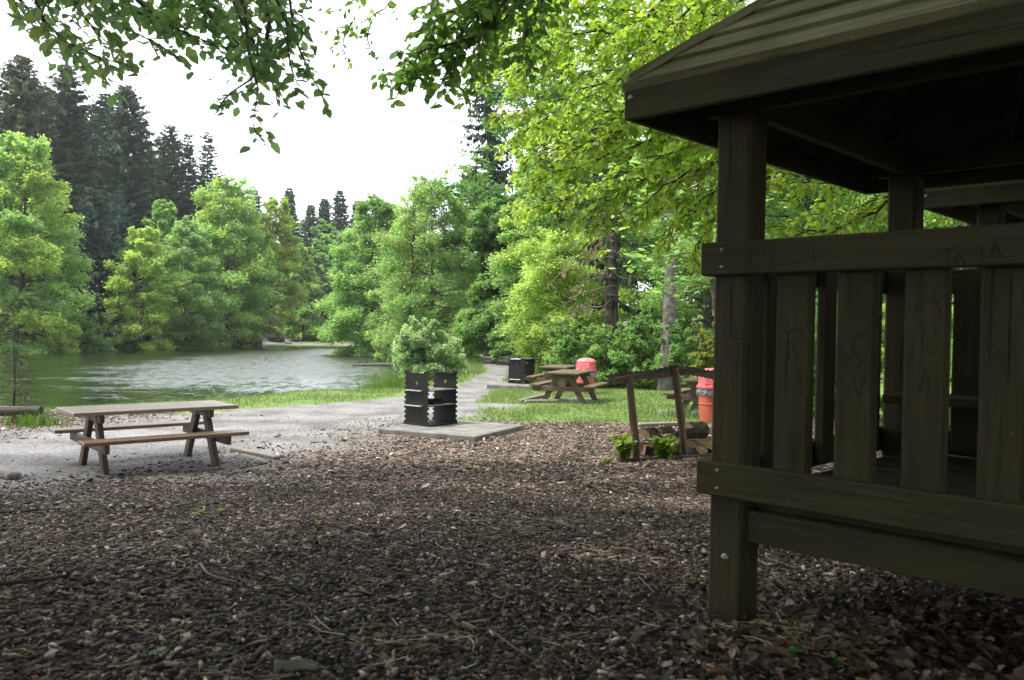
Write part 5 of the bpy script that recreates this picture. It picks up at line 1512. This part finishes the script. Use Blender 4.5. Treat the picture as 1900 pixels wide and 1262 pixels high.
# dry stalks and grass litter
def straw(n, xr, yr, lr, seed, cx=None, cy=None, sp=.2):
    r = np.random.default_rng(seed)
    if cx is None: x = r.uniform(*xr, n); y = r.uniform(*yr, n)
    else: x = r.normal(cx, sp, n); y = r.normal(cy, sp * .7, n)
    L = r.uniform(*lr, n); a = r.random(n) * 6.28; z = Tz(x, y) + .012 + r.uniform(0, .02, n)
    d = np.stack([np.cos(a), np.sin(a), r.normal(0, .15, n)], 1); sd2 = np.stack([-np.sin(a), np.cos(a), np.zeros(n)], 1)
    C = np.stack([x, y, z], 1); bend = sd2 * (r.normal(0, .12, n) * L)[:, None]; wv = np.stack([np.zeros(n), np.zeros(n), np.ones(n)], 1) * .0012 + sd2 * .0012
    p0, p1, p2 = C - d * (L / 2)[:, None], C + bend, C + d * (L / 2)[:, None]
    V = np.stack([p0 - wv, p0 + wv, p1 + wv, p1 - wv, p2 + wv, p2 - wv], 1).reshape(-1, 3); o = np.arange(n)[:, None] * 6
    F = np.concatenate([o + np.array([[0, 1, 2, 3]]), o + np.array([[3, 2, 4, 5]])])
    col = np.array([(.30, .25, .15), (.20, .16, .09), (.42, .38, .27), (.12, .09, .05)])[r.choice(4, n)] * np.exp(r.normal(0, .2, (n, 1)))
    return V, F, np.repeat(col, 6, 0)
q1 = on(1000, 968); q2 = on(1520, 1172); q3 = on(760, 1200)
parts = [straw(900, (-2.5, 2.2), (2.1, 5.5), (.03, .14), 1), straw(120, None, None, (.05, .2), 2, q1[0], q1[1], .22), straw(1500, None, None, (.03, .16), 3, q2[0], q2[1], .12), straw(90, None, None, (.05, .2), 4, q3[0], q3[1], .2)]
V = np.concatenate([q[0] for q in parts]); off = np.cumsum([0] + [len(q[0]) for q in parts[:-1]]); F = np.concatenate([q[1] + o for q, o in zip(parts, off)])
tag(link('dry_stalks', raw_mesh('dry_stalks', V, F, col=np.concatenate([q[2] for q in parts])), M['chip']), 'dry straw and stalks strewn over the bark mulch', 'straw', kind='stuff')

# curled brown leaves under the shelter
r = np.random.default_rng(77); n = 2600
c0 = HP + HU * .75 + HV * .25
x = r.normal(c0[0], .55, n); y = r.normal(c0[1], .45, n); z = Tz(x, y) + .012 + .03 * r.random(n)
C = np.stack([x, y, z], 1); A, B = flat_leaves(r, C, .042, .6, aspect=.6)
col = np.array([(.055, .034, .022), (.11, .07, .05), (.20, .15, .125), (.032, .022, .016)])[r.choice(4, n, p=[.35, .3, .15, .2])] * np.exp(r.normal(0, .2, (n, 1)))
Nn = unit(np.cross(A, B)); V, F = leaf_fold(C, A, B, Nn, .55 * np.linalg.norm(B, axis=1))
tag(link('dead_leaves', raw_mesh('dead_leaves', V, F, col=np.repeat(col, 6, 0)), M['chip']), 'curled brown dead leaves lying under the near shelter', 'dead leaves', kind='stuff')

# grass
def blades(n, xr, yr, h, w_, seed, cond, cols=((.10, .175, .045), (.15, .235, .065), (.20, .26, .09), (.21, .19, .11))):
    r = np.random.default_rng(seed); x = r.uniform(*xr, n); y = r.uniform(*yr, n)
    wg_, wm_, wf_, s_ = weights(x, y)
    k = cond(x, y, wg_, wm_, wf_, s_, r); x, y = x[k], y[k]; n = len(x)
    pt = fbm(x * .8, y * .8, 3); hh = h * r.uniform(.5, 1.2, n) * (.5 + pt); a = r.random(n) * 6.28
    base = np.stack([x, y, Tz(x, y) - .005], 1); sd_ = np.stack([np.cos(a), np.sin(a), 0 * a], 1) * (w_ * r.uniform(.6, 1.3, n))[:, None]
    tip = base + np.stack([r.normal(0, .35, n) * hh, r.normal(0, .35, n) * hh, hh], 1); mid = base * .5 + tip * .5 + np.stack([0 * hh, 0 * hh, hh * .1], 1)
    V = np.stack([base - sd_, base + sd_, mid + sd_ * .7, mid - sd_ * .7, tip + sd_ * .12, tip - sd_ * .12], 1).reshape(-1, 3)
    o = np.arange(n)[:, None] * 6; F = np.concatenate([o + np.array([[0, 1, 2, 3]]), o + np.array([[3, 2, 4, 5]])])
    col = np.array(cols)[r.choice(len(cols), n, p=[.3, .4, .2, .1])] * np.exp(r.normal(0, .2, (n, 1)))
    return V, F, np.repeat(col, 6, 0)
gc = lambda x, y, g, m_, f, s, r: (s > .15) & ((fbm(x * 1.3 + 5, y * 1.3, 4) > .40) | (r.random(len(x)) < .35) | (s < 3)) & (f < .5) & ((1 - np.maximum(g * 1.25, m_)) > r.random(len(x)) * .8 + .1)
parts = [blades(90000, (-1.5, 9), (14.5, 30), .075, .006, 1, gc), blades(60000, (-13, -3), (12.5, 30), .075, .006, 2, gc), blades(36000, (-6, 4), (28, 62), .14, .012, 3, gc),
         blades(6000, (-3, 8), (12, 17.5), .05, .005, 4, lambda x, y, g, m_, f, s, r: (s > 1) & (fbm(x * 2, y * 2, 3) > .58))]
V = np.concatenate([q[0] for q in parts]); off = np.cumsum([0] + [len(q[0]) for q in parts[:-1]]); F = np.concatenate([q[1] + o for q, o in zip(parts, off)])
tag(link('grass', raw_mesh('grass', V, F, col=np.concatenate([q[2] for q in parts])), M['grass']), 'short green grass between the gravel, the mulch and the lake', 'grass', kind='stuff')

def tuft(seed, px, py, d, R, h, n, label, name='reed_tuft', col=(.10, .18, .03)):
    c = at(px, py, d); r = np.random.default_rng(seed); x = r.normal(0, R, n); y = r.normal(0, R, n); hh = h * r.uniform(.5, 1.1, n); a = r.random(n) * 6.28
    z = np.maximum(Tz(x + c[0], y + c[1]), WATER_Z) - tz(c[0], c[1])
    base = np.stack([x, y, z], 1); sd_ = np.stack([np.cos(a), np.sin(a), 0 * a], 1) * .008
    tip = base + np.stack([r.normal(0, .25, n) * hh, r.normal(0, .25, n) * hh, hh], 1); mid = base * .5 + tip * .5 + np.stack([0 * hh, 0 * hh, hh * .12], 1)
    V = np.stack([base - sd_, base + sd_, mid + sd_ * .8, mid - sd_ * .8, tip + sd_ * .1, tip - sd_ * .1], 1).reshape(-1, 3)
    o = np.arange(n)[:, None] * 6; F = np.concatenate([o + np.array([[0, 1, 2, 3]]), o + np.array([[3, 2, 4, 5]])])
    ob = link(name, raw_mesh(name, V, F, col=np.repeat(tint(col, n, r), 6, 0)), M['grass']); ob.location = (c[0], c[1], tz(c[0], c[1]))
    return tag(ob, label, 'grass tuft')
tuft(1, 722, 722, 28.6, .45, .75, 420, 'tall green reed tuft at the water left of the near grill')
tuft(2, 700, 733, 27.0, .3, .35, 260, 'low green tuft at the water edge left of the tall reeds')
tuft(3, 62, 795, 14.0, .22, .22, 260, 'green grass tuft under the right end of the log bench', 'grass_tuft')
tuft(4, 1268, 782, 17.2, .25, .25, 150, 'grass tuft beside the table behind the wood store', 'grass_tuft')
tuft(5, 990, 716, 26.5, .5, .3, 300, 'leafy green tuft right of the far grill', 'grass_tuft', (.14, .22, .04))

# ------------------------------------------------------------------ air: far things fade a little
hz = MB(); hb0 = np.array([-60.0, -14.0, -4.0]); hb1 = np.array([70.0, 165.0, 48.0])
m, t, out = new_mat('air'); pv = N(t, "VolumePrincipled"); pv.inputs['Density'].default_value = .0003; pv.inputs['Color'].default_value = (.92, .96, 1, 1); pv.inputs['Anisotropy'].default_value = .3
t.links.new(pv.outputs[0], out.inputs['Volume'])
hz.box((hb0 + hb1) / 2, I3, hb1 - hb0, .001)
tag(hz.build('haze', m), kind='stuff')
